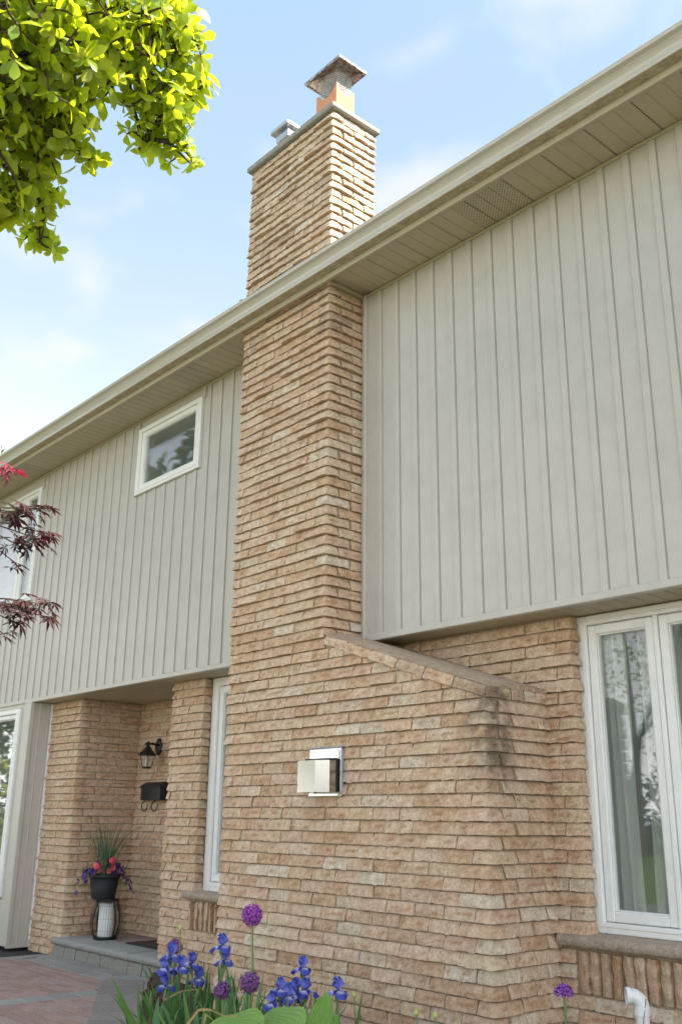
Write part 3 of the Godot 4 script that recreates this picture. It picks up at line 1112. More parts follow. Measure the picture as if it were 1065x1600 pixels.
func box_sloped(st: SurfaceTool, x0: float, x1: float, p: Vector3, pitch: float, wid: float) -> void:
	flat(st)
	var n := int(wid / 0.14)
	for i in n:
		var z0 := p.z - wid * i / n
		var z1 := p.z - wid * (i + 1) / n
		var y0 := p.y + (p.z - z0) * pitch
		var y1 := p.y + (p.z - z1) * pitch
		quad(st, Vector3(x0, y0 - 0.01, z0), Vector3(x0, y0 + 0.008, z0), Vector3(x1, y0 + 0.008, z0), Vector3(x1, y0 - 0.01, z0))
		quad(st, Vector3(x0, y0 + 0.008, z0), Vector3(x0, y1, z1), Vector3(x1, y1, z1), Vector3(x1, y0 + 0.008, z0))
	var a := Vector3(0, p.y - 0.03, p.z)
	var b := Vector3(0, p.y - 0.03 + wid * pitch, p.z - wid)
	quad(st, Vector3(x1, a.y, a.z), Vector3(x1, b.y, b.z), Vector3(x0, b.y, b.z), Vector3(x0, a.y, a.z))

# the underside of the upper storey where it overhangs the lower walls
func build_overhang() -> void:
	var s := base("overhang_soffit", Vector3.ZERO, house)
	var short := soffit_board(ZR - 0.10, ZS - 0.028, 0.005)
	var long := soffit_board(-1.30, ZS - 0.028, 0.004)
	var x := -1.29
	while x < 3.4:
		put("soffit_board", short, mats.soffit, s, Transform3D(Basis(), Vector3(x, SIDE_BOT, 0)))
		x += 0.0985
	x = -13.0
	while x < XL - 0.02:
		put("soffit_board", long if x < -3.9 else short, mats.soffit, s, Transform3D(Basis(), Vector3(x, SIDE_BOT, 0)))
		x += 0.0985
	put("filler_board", box_mesh(Vector3(-13.0, SIDE_BOT + 0.012, -1.4), Vector3(11.9, SIDE_BOT + 0.02, ZS - 0.03)), mats.soffit, s)

# ------------------------------------------------------------------ windows
func bars(x0: float, x1: float, y0: float, y1: float, wx: float, wb: float, wt: float, z0: float, z1: float, bev: float) -> ArrayMesh:
	var st := new_st()
	box(st, Vector3(x0, y0, z0), Vector3(x0 + wx, y1, z1), bev)
	box(st, Vector3(x1 - wx, y0, z0), Vector3(x1, y1, z1), bev)
	box(st, Vector3(x0 + wx, y0, z0), Vector3(x1 - wx, y0 + wb, z1 - 0.0005), bev)
	box(st, Vector3(x0 + wx, y1 - wt, z0), Vector3(x1 - wx, y1, z1 - 0.0005), bev)
	return done(st)

# frame from (x0, y0) to (x1, y1) with its front at z; sashes: list of [left, right]
func window(x0: float, x1: float, y0: float, y1: float, z: float, fw: float, sashes: Array, sw: float, room_depth: float, posts := true) -> Node3D:
	var w := base("window", Vector3.ZERO, house)
	put("frame", bars(x0, x1, y0, y1, fw, fw * 0.72, fw * 0.72, z - 0.10, z, 0.004), mats.white, w)
	put("inner_frame", bars(x0 + fw * 0.55, x1 - fw * 0.55, y0 + fw * 0.4, y1 - fw * 0.4, fw * 0.40, fw * 0.30, fw * 0.30, z - 0.09, z + 0.006, 0.003), mats.white, w)
	var ya := y0 + fw * 0.72
	var yb := y1 - fw * 0.72
	for i in sashes.size():
		var a: float = sashes[i][0]
		var b: float = sashes[i][1]
		if posts and i > 0:
			put("mullion", box_mesh(Vector3(sashes[i - 1][1], ya, z - 0.10), Vector3(a, yb, z - 0.001), 0.003), mats.white, w)
		put("sash", bars(a + 0.002, b - 0.002, ya + 0.003, yb - 0.003, sw, sw, sw, z - 0.07, z - 0.010, 0.006), mats.white, w)
		put("glazing_bead", bars(a + sw + 0.002, b - sw - 0.002, ya + sw + 0.003, yb - sw - 0.003, 0.008, 0.008, 0.008, z - 0.05, z - 0.022, 0.003), mats.white, w)
		var st := new_st()
		flat(st)
		var zz := z - 0.036
		quad(st, Vector3(a + sw, ya + sw, zz), Vector3(a + sw, yb - sw, zz), Vector3(b - sw, yb - sw, zz), Vector3(b - sw, ya + sw, zz))
		put("glass_pane", done(st), mats.glass, w)
		put("glass_pane", (w.get_child(w.get_child_count() - 1) as MeshInstance3D).mesh, mats.glass, w, Transform3D(Basis(), Vector3(0, 0, -0.014)))
		put("glass_pane", (w.get_child(w.get_child_count() - 1) as MeshInstance3D).mesh, mats.glass, w, Transform3D(Basis(), Vector3(0, 0, -0.028)))
	# the room seen through it
	var r := new_st()
	var zr := z - 0.105
	var zb := zr - room_depth
	var t := 0.08
	box(r, Vector3(x0 - t, y0 - t, zb), Vector3(x0, y1 + t, zr))
	box(r, Vector3(x1, y0 - t, zb), Vector3(x1 + t, y1 + t, zr))
	box(r, Vector3(x0, y0 - t, zb), Vector3(x1, y0, zr))
	box(r, Vector3(x0, y1, zb), Vector3(x1, y1 + t, zr))
	box(r, Vector3(x0 - t, y0 - t, zb - t), Vector3(x1 + t, y1 + t, zb))
	put("room_wall", done(r), mats.room, w)
	return w

func rock_sill(x0: float, x1: float, y0: float, y1: float, z0: float, z1: float) -> ArrayMesh:
	var st := new_st()
	var n := int((x1 - x0) / 0.03)
	var prof := [Vector2(z0, y0), Vector2(z1 - 0.012, y0), Vector2(z1 - 0.002, y0 + 0.010), Vector2(z1 + 0.004, lerpf(y0, y1, 0.45)), Vector2(z1, y1 - 0.014), Vector2(z1 - 0.010, y1 - 0.002), Vector2(z0, y1 + 0.006)]
	st.set_smooth_group(1)
	for i in n:
		for j in prof.size() - 1:
			var f := func(ii: int, jj: int) -> Vector3:
				var p: Vector2 = prof[jj]
				var rough: float = 0.0 if jj == 0 or jj == prof.size() - 1 else 0.008
				return Vector3(lerpf(x0, x1, float(ii) / n), p.y + rough * 0.6 * wob.get_noise_2d(ii * 33.0, jj * 57.0 + 9.0), p.x + rough * wob.get_noise_2d(ii * 37.0 + x0 * 90.0, jj * 61.0))
			quad(st, f.call(i, j), f.call(i, j + 1), f.call(i + 1, j + 1), f.call(i + 1, j))
	flat(st)
	for j in range(1, prof.size() - 1):
		tri(st, Vector3(x0, prof[0].y, prof[0].x), Vector3(x0, prof[j + 1].y, prof[j + 1].x), Vector3(x0, prof[j].y, prof[j].x))
		tri(st, Vector3(x1, prof[0].y, prof[0].x), Vector3(x1, prof[j].y, prof[j].x), Vector3(x1, prof[j + 1].y, prof[j + 1].x))
	return done(st)

func build_windows() -> void:
	var z := -0.607
	var w := window(0.165, 1.622, 0.712, 2.366, z, 0.075, [[0.240, 0.657], [0.683, 1.10], [1.126, 1.545]], 0.051, 2.2)
	put("sill", rock_sill(0.022, 1.70, 0.645, 0.706, -0.63, -0.482), mats.stone, w)
	var caulk := new_st()
	var pts := []
	for i in 56:
		pts.append(Vector3(0.172 + rng.randf_range(-0.002, 0.002), 0.72 + i * 0.0298, -0.603))
	tube(caulk, pts, 0.006, 0.006, 5)
	put("caulk_bead", done(caulk), mats.white, w)
	curtain(w, 0.23, 0.40, -0.745, 0.72, 2.36)
	curtain(w, 0.43, 1.02, -0.80, 0.72, 2.36)
	w = window(-3.452, -2.42, 0.706, 2.366, z, 0.095, [[-3.357, -2.515]], 0.055, 0.9)
	put("sill", rock_sill(-3.57, XL + 0.02, 0.645, 0.705, -0.63, -0.492), mats.stone, w)
	window(-4.482, -3.388, 4.166, 4.842, ZS + 0.028, 0.062, [[-4.42, -3.45]], 0.042, 1.6)
	window(-7.95, -6.618, 3.492, 4.805, ZS + 0.028, 0.055, [[-7.895, -7.06], [-7.02, -6.673]], 0.038, 1.6)

func curtain(w: Node3D, x0: float, x1: float, z: float, y0: float, y1: float) -> void:
	var st := new_st()
	st.set_smooth_group(1)
	var n := int((x1 - x0) / 0.008)
	for i in n:
		for j in 6:
			var f := func(ii: int, jj: int) -> Vector3:
				var u := float(ii) / n
				var x := lerpf(x0, x1, u)
				return Vector3(x + 0.004 * sin(jj * 0.9 + x * 40.0), lerpf(y0, y1, jj / 6.0), z + 0.018 * sin(x * 95.0 + 0.25 * jj) + 0.012 * sin(x * 41.0 + 1.0))
			quad(st, f.call(i, j), f.call(i, j + 1), f.call(i + 1, j + 1), f.call(i + 1, j))
	put("curtain", done(st), mats.curtain, w)

# ------------------------------------------------------------------ the bay at the far left and the entrance
func build_bay() -> void:
	var b := base("bay_wall", Vector3.ZERO, house)
	var y1 := SIDE_BOT - 0.004
	# side face that looks along the front, with its trims
	put("side_panel", box_mesh(Vector3(-6.37, 0.05, -0.60), Vector3(-6.285, y1, -0.335), 0.003), mats.siding, b)
	var rib := new_st()
	box(rib, Vector3(-6.30, 0.08, -0.41), Vector3(-6.279, y1, -0.397), 0.003)
	box(rib, Vector3(-6.30, 0.08, -0.50), Vector3(-6.279, y1, -0.487), 0.003)
	put("panel_rib", done(rib), mats.siding, b)
	put("edge_trim", box_mesh(Vector3(-6.30, 0.05, -0.548), Vector3(-6.262, y1, -0.518), 0.004), mats.white, b)
	put("corner_trim", box_mesh(Vector3(-6.415, 0.05, -0.335), Vector3(-6.268, y1, -0.285), 0.006), mats.siding, b)
	put("base_trim", box_mesh(Vector3(-6.32, 0.035, -0.545), Vector3(-6.27, 0.072, -0.30), 0.003), mats.siding, b)
	put("front_panel", box_mesh(Vector3(-6.53, 0.05, -0.40), Vector3(-6.417, y1, -0.312), 0.004), mats.siding, b)
	var low := new_st()
	box(low, Vector3(-12.0, 0.05, -0.45), Vector3(-6.53, 0.46, -0.312), 0.004)
	box(low, Vector3(-12.0, 0.05, -0.45), Vector3(-8.22, y1, -0.313), 0.004)
	box(low, Vector3(-8.22, 2.325, -0.45), Vector3(-6.53, y1, -0.314), 0.004)
	put("front_panel", done(low), mats.siding, b)
	window(-8.22, -6.53, 0.47, 2.32, -0.285, 0.07, [[-8.15, -6.60]], 0.045, 1.2)

func build_entrance() -> void:
	# stone step: coping slabs on a course of split blocks, brick pavers behind
	var s := base("entrance_step")
	tag(s, "grey stone entrance step with rough split blocks beneath its edge", "step")
	s.set_meta("kind", "structure")
	var x := -5.70
	for i in 3:
		var wd: float = [0.70, 0.72, 0.68][i]
		put("coping_slab", rock_sill(x, x + wd - 0.006, 0.122, 0.181, -0.79, -0.468), mats.concrete, s)
		x += wd
	x = -5.685
	for i in 9:
		put("block", brick_mesh(0.222, 0.112, 0.12, false, i % 5, 0.7), mats.block, s, Transform3D(Basis(), Vector3(x + 0.115, 0.004, -0.488)))
		x += 0.230
	put("block", brick_mesh(0.15, 0.112, 0.08, false, 1, 0.7), mats.block, s, Transform3D(Basis(Vector3(0, 0, 1), Vector3.UP, Vector3.LEFT), Vector3(-5.685, 0.004, -0.57)))
	put("bed", box_mesh(Vector3(-5.66, 0.0, -1.20), Vector3(-3.62, 0.152, -0.60)), mats.sand, s)
	var k := 0
	var z := -0.796
	while z > -1.19:
		x = -5.62 + (0.1 if k % 2 == 1 else 0.0)
		while x < -3.95:
			put("paver", box_mesh_cached(0.196, 0.030, 0.096), mats.paver_red[rng.randi() % 4], s, Transform3D(Basis(), Vector3(x + 0.1, 0.1525, z - 0.05)))
			x += 0.2
		z -= 0.1
		k += 1
	# door mat
	var m := base("door_mat", Vector3(-4.42, 0.1835, -0.965))
	tag(m, "brown door mat with black rubber border on the entrance step", "doormat")
	put("rubber_base", box_mesh(Vector3(-0.40, 0, -0.22), Vector3(0.40, 0.008, 0.22), 0.003), mats.rubber, m)
	put("rubber_border", bars_flat(0.40, 0.22, 0.055, 0.0085, 0.013), mats.rubber, m)
	put("fibre_pad", box_mesh(Vector3(-0.342, 0.0085, -0.162), Vector3(0.342, 0.016, 0.162), 0.003), mats.mat_fibre, m)

func bars_flat(a: float, b: float, w: float, y0: float, y1: float) -> ArrayMesh:
	var st := new_st()
	box(st, Vector3(-a, y0, -b), Vector3(a, y1, -b + w), 0.002)
	box(st, Vector3(-a, y0, b - w), Vector3(a, y1, b), 0.002)
	box(st, Vector3(-a, y0, -b + w), Vector3(-a + w, y1 - 0.0004, b - w), 0.002)
	box(st, Vector3(a - w, y0, -b + w), Vector3(a, y1 - 0.0004, b - w), 0.002)
	return done(st)

var cached_boxes := {}
func box_mesh_cached(w: float, h: float, d: float) -> ArrayMesh:
	var key := Vector3(w, h, d)
	if not cached_boxes.has(key):
		cached_boxes[key] = box_mesh(Vector3(-w / 2, 0, -d / 2), Vector3(w / 2, h, d / 2), 0.004)
	return cached_boxes[key]

# ------------------------------------------------------------------ fittings on the walls
func build_fittings() -> void:
	# stainless vent hood on the chimney
	var v := base("vent_hood", Vector3(0, 0, 0))
	tag(v, "stainless steel box vent hood fixed to the front of the brick chimney", "vent hood")
	put("wall_plate", box_mesh(Vector3(-1.412, 1.385, 0.004), Vector3(-1.118, 1.668, 0.020), 0.002), mats.steel, v)
	put("sealant", tube_mesh([Vector3(-1.112, 1.392, 0.012), Vector3(-1.109, 1.45, 0.014), Vector3(-1.113, 1.52, 0.013), Vector3(-1.108, 1.59, 0.014), Vector3(-1.112, 1.662, 0.013)], 0.009, 0.008), mats.sealant, v)
	put("sealant", tube_mesh([Vector3(-1.41, 1.672, 0.011), Vector3(-1.30, 1.675, 0.012), Vector3(-1.20, 1.671, 0.011), Vector3(-1.115, 1.672, 0.012)], 0.006, 0.006), mats.sealant, v)
	var plan := [Vector2(-1.372, 0.022), Vector2(-1.372, 0.145), Vector2(-1.190, 0.160), Vector2(-1.116, 0.110), Vector2(-1.116, 0.060)]
	var st := new_st()
	flat(st)
	for i in plan.size() - 1:
		var p: Vector2 = plan[i]
		var q: Vector2 = plan[i + 1]
		quad(st, Vector3(p.x, 1.408, p.y), Vector3(p.x, 1.592, p.y), Vector3(q.x, 1.592, q.y), Vector3(q.x, 1.408, q.y))
	for i in range(1, plan.size() - 1):
		tri(st, Vector3(plan[0].x, 1.592, plan[0].y), Vector3(plan[i + 1].x, 1.592, plan[i + 1].y), Vector3(plan[i].x, 1.592, plan[i].y))
		tri(st, Vector3(plan[0].x, 1.412, plan[0].y), Vector3(plan[i].x, 1.412, plan[i].y), Vector3(plan[i + 1].x, 1.412, plan[i + 1].y))
	put("hood", done(st), mats.steel, v)
	put("throat", box_mesh(Vector3(-1.36, 1.42, 0.0195), Vector3(-1.135, 1.605, 0.10), 0.003), mats.rubber, v)
	put("top_flap", box_mesh(Vector3(-1.40, 1.607, 0.020), Vector3(-1.128, 1.650, 0.030), 0.002), mats.steel, v)
	put("side_slot", box_mesh(Vector3(-1.1345, 1.43, 0.030), Vector3(-1.1335, 1.575, 0.048)), mats.matte_black, v)
	put("lower_lip", box_mesh(Vector3(-1.40, 1.388, 0.020), Vector3(-1.125, 1.404, 0.034), 0.002), mats.steel, v)
	for sy in [1.44, 1.56]:
		put("screw", tube_mesh([Vector3(-1.1165, sy, 0.098), Vector3(-1.1125, sy, 0.0985)], 0.004, 0.003, 8), mats.galv, v)
	for sy in [1.40, 1.655]:
		put("screw", tube_mesh([Vector3(-1.135, sy, 0.030), Vector3(-1.135, sy, 0.034)], 0.005, 0.004, 8), mats.galv, v)
	# white drain pipe below the picture window
	var p := base("drain_pipe", Vector3(0.68, 0.0, -0.2))
	tag(p, "white plastic pipe with an elbow below the picture window sill", "pipe")
	put("riser", tube_mesh([Vector3(0, 0.0, 0), Vector3(0, 0.25, 0), Vector3(0, 0.47, 0)], 0.029, 0.029, 20), mats.pvc, p)
	var el := []
	var dirv := Vector3(-0.72, 0.0, 0.69).normalized()
	for i in 9:
		var a := PI / 2.0 * i / 8.0
		el.append(Vector3(0, 0.47, 0) + Vector3.UP * 0.047 * sin(a) + dirv * 0.047 * (1.0 - cos(a)))
	st = new_st()
	tube(st, el, 0.0335, 0.0335, 20, false)
	put("elbow", done(st), mats.pvc, p)
	st = new_st()
	var e0: Vector3 = el[8]
	tube(st, [e0, e0 + dirv * 0.020], 0.0365, 0.0365, 22, false)
	tube(st, [e0 + dirv * 0.020, e0 - dirv * 0.03], 0.0305, 0.0295, 22, false)
	ring_face(st, e0 + dirv * 0.020, dirv, 0.0305, 0.0365, 22)
	put("hub", done(st), mats.pvc, p)
	put("collar", tube_mesh([Vector3(0, 0.44, 0), Vector3(0, 0.475, 0)], 0.0345, 0.0345, 20), mats.pvc, p)
	put("tie", tube_mesh([Vector3(0.03, 0.51, 0.012), Vector3(0.022, 0.43, 0.028), Vector3(0.010, 0.30, 0.036), Vector3(0.004, 0.12, 0.034)], 0.0016, 0.0016), mats.matte_black, p)
	# wall lantern in the entrance
	var l := base("wall_lantern", Vector3(-5.15, 1.70, -1.03))
	tag(l, "black wall lantern with glass panes hanging beside the entrance", "wall lamp")
	st = new_st()
	lathe(st, [Vector2(0.0, 0.0), Vector2(0.045, 0.0), Vector2(0.052, 0.008), Vector2(0.048, 0.016)], 6, false)
	lathe(st, [Vector2(0.094, 0.122), Vector2(0.098, 0.128), Vector2(0.078, 0.150), Vector2(0.045, 0.178), Vector2(0.030, 0.205), Vector2(0.020, 0.212), Vector2(0.014, 0.232), Vector2(0.020, 0.24), Vector2(0.008, 0.256), Vector2(0.0, 0.262)], 6, false)
	for k in 6:
		var a := TAU * k / 6.0
		var d := Vector3(sin(a), 0, cos(a))
		tube(st, [d * 0.048 + Vector3.UP * 0.01, d * 0.079 + Vector3.UP * 0.128], 0.0045, 0.0045, 4)
	put("frame", done(st), mats.black, l)
	st = new_st()
	lathe(st, [Vector2(0.046, 0.014), Vector2(0.076, 0.126)], 6, false)
	put("glass_pane", done(st), mats.lamp_glass, l)
	st = new_st()
	lathe(st, [Vector2(0.0, 0.014), Vector2(0.017, 0.014), Vector2(0.017, 0.085), Vector2(0.010, 0.10), Vector2(0.0, 0.112)], 12)
	put("bulb_tube", done(st), mats.candle, l)
	st = new_st()
	tube(st, [Vector3(-0.055, 0.232, 0.0), Vector3(-0.062, 0.236, -0.01), Vector3(-0.06, 0.25, -0.02)], 0.007, 0.005, 6)
	tube(st, [Vector3(0, 0.235, 0.03), Vector3(0, 0.238, -0.05), Vector3(-0.02, 0.236, -0.10), Vector3(-0.045, 0.228, -0.155)], 0.011, 0.012, 8)
	tube(st, [Vector3(-0.06, 0.236, -0.01), Vector3(0.05, 0.236, -0.01)], 0.006, 0.006, 6)
	put("arm", done(st), mats.black, l)
	st = new_st()
	lathe(st, [Vector2(0.0, -0.012), Vector2(0.05, -0.012), Vector2(0.056, -0.006), Vector2(0.056, 0.004), Vector2(0.045, 0.012), Vector2(0.0, 0.016)], 20)
	put("backplate", done(st), mats.black, l, Transform3D(Basis(Vector3(1.05, 0, 0), Vector3(0, 0, 1), Vector3(0, -1.5, 0)), Vector3(-0.06, 0.218, -0.155)))
	# mailbox
	var mb := base("mailbox", Vector3(-5.17, 1.405, -1.197))
	tag(mb, "black metal mailbox with curved lid and newspaper hooks in the entrance", "mailbox")
	put("box", box_mesh(Vector3(-0.178, 0.0, 0.0), Vector3(0.178, 0.128, 0.098), 0.004), mats.black, mb)
	st = new_st()
	var prof := [Vector2(0.104, 0.118), Vector2(0.108, 0.124), Vector2(0.104, 0.135), Vector2(0.085, 0.150), Vector2(0.055, 0.166), Vector2(0.025, 0.175), Vector2(0.0, 0.177)]
	st.set_smooth_group(1)
	for i in prof.size() - 1:
		quad(st, Vector3(-0.185, prof[i].y, prof[i].x), Vector3(-0.185, prof[i + 1].y, prof[i + 1].x), Vector3(0.185, prof[i + 1].y, prof[i + 1].x), Vector3(0.185, prof[i].y, prof[i].x))
	flat(st)
	for sx in [-0.185, 0.185]:
		for i in prof.size() - 1:
			tri(st, Vector3(sx, 0.118, 0.0), Vector3(sx, prof[i].y, prof[i].x), Vector3(sx, prof[i + 1].y, prof[i + 1].x))
	put("lid", done(st), mats.black, mb)
	for hx in [-0.165, 0.02]:
		var pts := []
		for i in 12:
			var a := -0.2 + PI * 1.15 * i / 11.0
			pts.append(Vector3(hx + 0.055 - 0.055 * cos(a), -0.045 - 0.055 * sin(a), 0.085))
		pts.push_front(Vector3(hx, 0.0, 0.05))
		put("newspaper_hook", tube_mesh(pts, 0.0055, 0.005, 6), mats.black, mb)

func ring_face(st: SurfaceTool, c: Vector3, n: Vector3, r0: float, r1: float, sides: int) -> void:
	flat(st)
	var u := n.cross(Vector3.UP).normalized()
	var v := n.cross(u)
	for k in sides:
		var a := TAU * k / sides
		var b := TAU * (k + 1) / sides
		var da := u * cos(a) + v * sin(a)
		var db := u * cos(b) + v * sin(b)
		quad(st, c + da * r0, c + da * r1, c + db * r1, c + db * r0)

func tube_mesh(pts: Array, r0: float, r1: float, sides := 7) -> ArrayMesh:
	var st := new_st()
	tube(st, pts, r0, r1, sides)
	return done(st)

# ------------------------------------------------------------------ the ground
func in_frame(p: Vector3, margin: float) -> bool:
	var b := Basis.from_euler(Vector3(0.3078, 0.8490, 0.0116))
	var d: Vector3 = (p - EYE) * b
	if d.z > -0.2:
		return false
	var x := 532.5 - 1503.1 * d.x / d.z
	var y := 800.0 + 1503.1 * d.y / d.z
	return x > -margin and x < 1065.0 + margin and y > -margin and y < 1600.0 + margin

func sheet(called: String, pts: Array, y: float, m: Material) -> Node3D:
	var st := new_st()
	flat(st)
	for i in range(1, pts.size() - 1):
		tri(st, Vector3(pts[0].x, y, pts[0].y), Vector3(pts[i].x, y, pts[i].y), Vector3(pts[i + 1].x, y, pts[i + 1].y))
	return struct(put(called, done(st), m))

func build_ground() -> void:
	sheet("ground", [Vector2(-250, -250), Vector2(250, -250), Vector2(250, 250), Vector2(-250, 250)], -0.02, mats.lawn)
	sheet("driveway", [Vector2(-16, 2.0), Vector2(-2.0, 2.0), Vector2(0.4, 0.6), Vector2(14, 0.6), Vector2(14, 9.5), Vector2(-16, 9.5)], -0.012, mats.drive)
	sheet("gravel", [Vector2(-9.5, -0.55), Vector2(-5.68, -0.55), Vector2(-5.80, -0.04), Vector2(-9.5, 0.3)], 0.004, mats.gravel)
	# flower bed, slightly mounded
	var st := new_st()
	st.set_smooth_group(1)
	var nx := 40
	var nz := 14
	for i in nx:
		for j in nz:
			var f := func(ii: int, jj: int) -> Vector3:
				var x := lerpf(-3.9, 3.2, float(ii) / nx)
				var front: float = lerpf(-0.42, 1.0, (x + 3.9) / 1.9) if x < -2.0 else (1.65 if x < 0.9 else lerpf(1.65, 0.75, clampf((x - 0.9) / 0.8, 0.0, 1.0)))
				var t := float(jj) / nz
				var z := lerpf(ZR - 0.02, front, t)
				return Vector3(x, 0.006 + 0.07 * sin(PI * clampf(t * 1.1, 0.0, 1.0)) + 0.02 * absf(wob.get_noise_2d(x * 60.0, z * 60.0)), z)
			quad(st, f.call(i, j), f.call(i + 1, j), f.call(i + 1, j + 1), f.call(i, j + 1))
	struct(put("flower_bed_soil", done(st), mats.mulch))
	# garden path: clay-red pavers with grey bands
	var path := base("garden_path")
	path.set_meta("kind", "structure")
	var bed := new_st()
	flat(bed)
	quad(bed, Vector3(-5.80, 0.012, 2.6), Vector3(-5.80, 0.012, ZR + 0.05), Vector3(-3.4, 0.012, ZR + 0.05), Vector3(-1.6, 0.012, 2.6))
	put("sand_bed", done(bed), mats.sand, path)
	var x := 0.0
	var z := 0.0
	# grey row along the gravel
	z = -0.46
	while z < 1.8:
		paver(path, Vector3(-5.735, 0, z + 0.10), 0.125, 0.194, 0.0, mats.paver_grey)
		z += 0.2
	# two grey rows along the step
	for row in 2:
		x = -5.66 + row * 0.1
		while x < -3.72 + row * 0.16:
			paver(path, Vector3(x + 0.1, 0, -0.40 + row * 0.155), 0.194, 0.148, 0.0, mats.paver_grey)
			x += 0.2
	# red field, grey band, red again
	var k := 0
	z = -0.165
	while z < 2.6:
		red_row(path, -5.665, -3.775, z, k)
		red_row(path, -3.565, -1.0, z, k)
		z += 0.1
		k += 1
	z = -0.1
	while z < 2.6:
		if not edge_of_bed(-3.67, z + 0.1):
			paver(path, Vector3(-3.67, 0, z + 0.1), 0.20, 0.194, 0.0, mats.paver_grey)
		z += 0.2
	# larger brown edging stones along the flower bed
	var a := Vector3(-4.02, 0, -0.23)
	var b := Vector3(-1.75, 0, 1.16)
	var n := 12
	for i in n:
		var t := (i + 0.5) / n
		var p: Vector3 = a.lerp(b, t) + Vector3(-0.53, 0, 0.85).normalized() * -0.05
		paver(path, p, 0.212, 0.33, -atan2(1.39, 2.27) + rng.randf_range(-0.03, 0.03), mats.paver_brown, 0.004)

func red_row(path: Node3D, x0: float, x1: float, z: float, k: int) -> void:
	var x := x0 - (0.1 if k % 2 == 1 else 0.0)
	while x < x1 - 0.02:
		var a := maxf(x, x0)
		var b := minf(x + 0.2, x1)
		var mid := (a + b) / 2.0
		if b - a > 0.02 and not edge_of_bed(mid, z + 0.05):
			paver(path, Vector3(mid, 0, z + 0.05), snappedf(b - a - 0.008, 0.001), 0.092, 0.0, mats.paver_red)
		x += 0.2

func edge_of_bed(x: float, z: float) -> bool:
	var t := (x + 4.02) / 2.27
	return z < -0.23 + 1.39 * t + 0.02

func paver(path: Node3D, p: Vector3, w: float, d: float, turn: float, tones: Array, lift := 0.0) -> void:
	if not in_frame(p, 40.0):
		return
	var y := rng.randf_range(0.0, 0.004) + lift
	put("paver", box_mesh_cached(w, 0.024, d), tones[rng.randi() % tones.size()], path, Transform3D(Basis(Vector3.UP, turn + rng.randf_range(-0.012, 0.012)), p + Vector3.UP * (y + 0.002)))

# ------------------------------------------------------------------ plants
func leaf_mesh(length: float, width: float, fold: float, droop: float, widest: float, tip := 0.9) -> ArrayMesh:
	var st := new_st()
	st.set_smooth_group(1)
	var n := 5
	var rows := []
	for i in n + 1:
		var t := float(i) / n
		var w: float = 0.0
		if t < widest:
			w = pow(t / widest, 0.75)
		else:
			w = pow(maxf(0.0, 1.0 - pow((t - widest) / (1.0 - widest), 2.2)), tip)
		w = maxf(w, 0.06) * width / 2.0
		var c := Vector3(0, -droop * t * t * length, t * length)
		rows.append([c + Vector3(-w, fold * w, 0), c, c + Vector3(w, fold * w, 0)])
	for i in n:
		for s in 2:
			quad(st, rows[i][s], rows[i + 1][s], rows[i + 1][s + 1], rows[i][s + 1])
	return done(st)

func aim(at: Vector3, forward: Vector3, up: Vector3, s := 1.0) -> Transform3D:
	var f := forward.normalized()
	var r := up.cross(f)
	if r.length() < 0.01:
		r = Vector3.RIGHT.cross(f)
	r = r.normalized()
	var u := f.cross(r)
	return Transform3D(Basis(r * s, u * s, f * s), at)

func rand_dir() -> Vector3:
	var z := rng.randf_range(-1, 1)
	var a := rng.randf() * TAU
	var r := sqrt(1.0 - z * z)
	return Vector3(r * cos(a), z, r * sin(a))

# sword-shaped leaf from the ground, bending over at the end
func blade_mesh(height: float, width: float, bend: float, sd: int, wide_at := 0.3) -> ArrayMesh:
	var r := RandomNumberGenerator.new()
	r.seed = sd
	var st := new_st()
	st.set_smooth_group(1)
	var n := 8
	var rows := []
	var twist := r.randf_range(-0.5, 0.5)
	for i in n + 1:
		var t := float(i) / n
		var w: float = width / 2.0 * (lerpf(0.7, 1.0, t / wide_at) if t < wide_at else pow(1.0 - (t - wide_at) / (1.0 - wide_at), 0.65))
		w = maxf(w, 0.0008)
		var c := Vector3(0, height * (t - 0.25 * bend * t * t * t), height * bend * t * t * 0.8)
		var a := twist * t
		var side := Vector3(cos(a), 0, sin(a))
		rows.append([c - side * w + Vector3(0, 0, 0.12 * w), c, c + side * w + Vector3(0, 0, 0.12 * w)])
	for i in n:
		for s in 2:
			quad(st, rows[i][s], rows[i + 1][s], rows[i + 1][s + 1], rows[i][s + 1])
	return done(st)

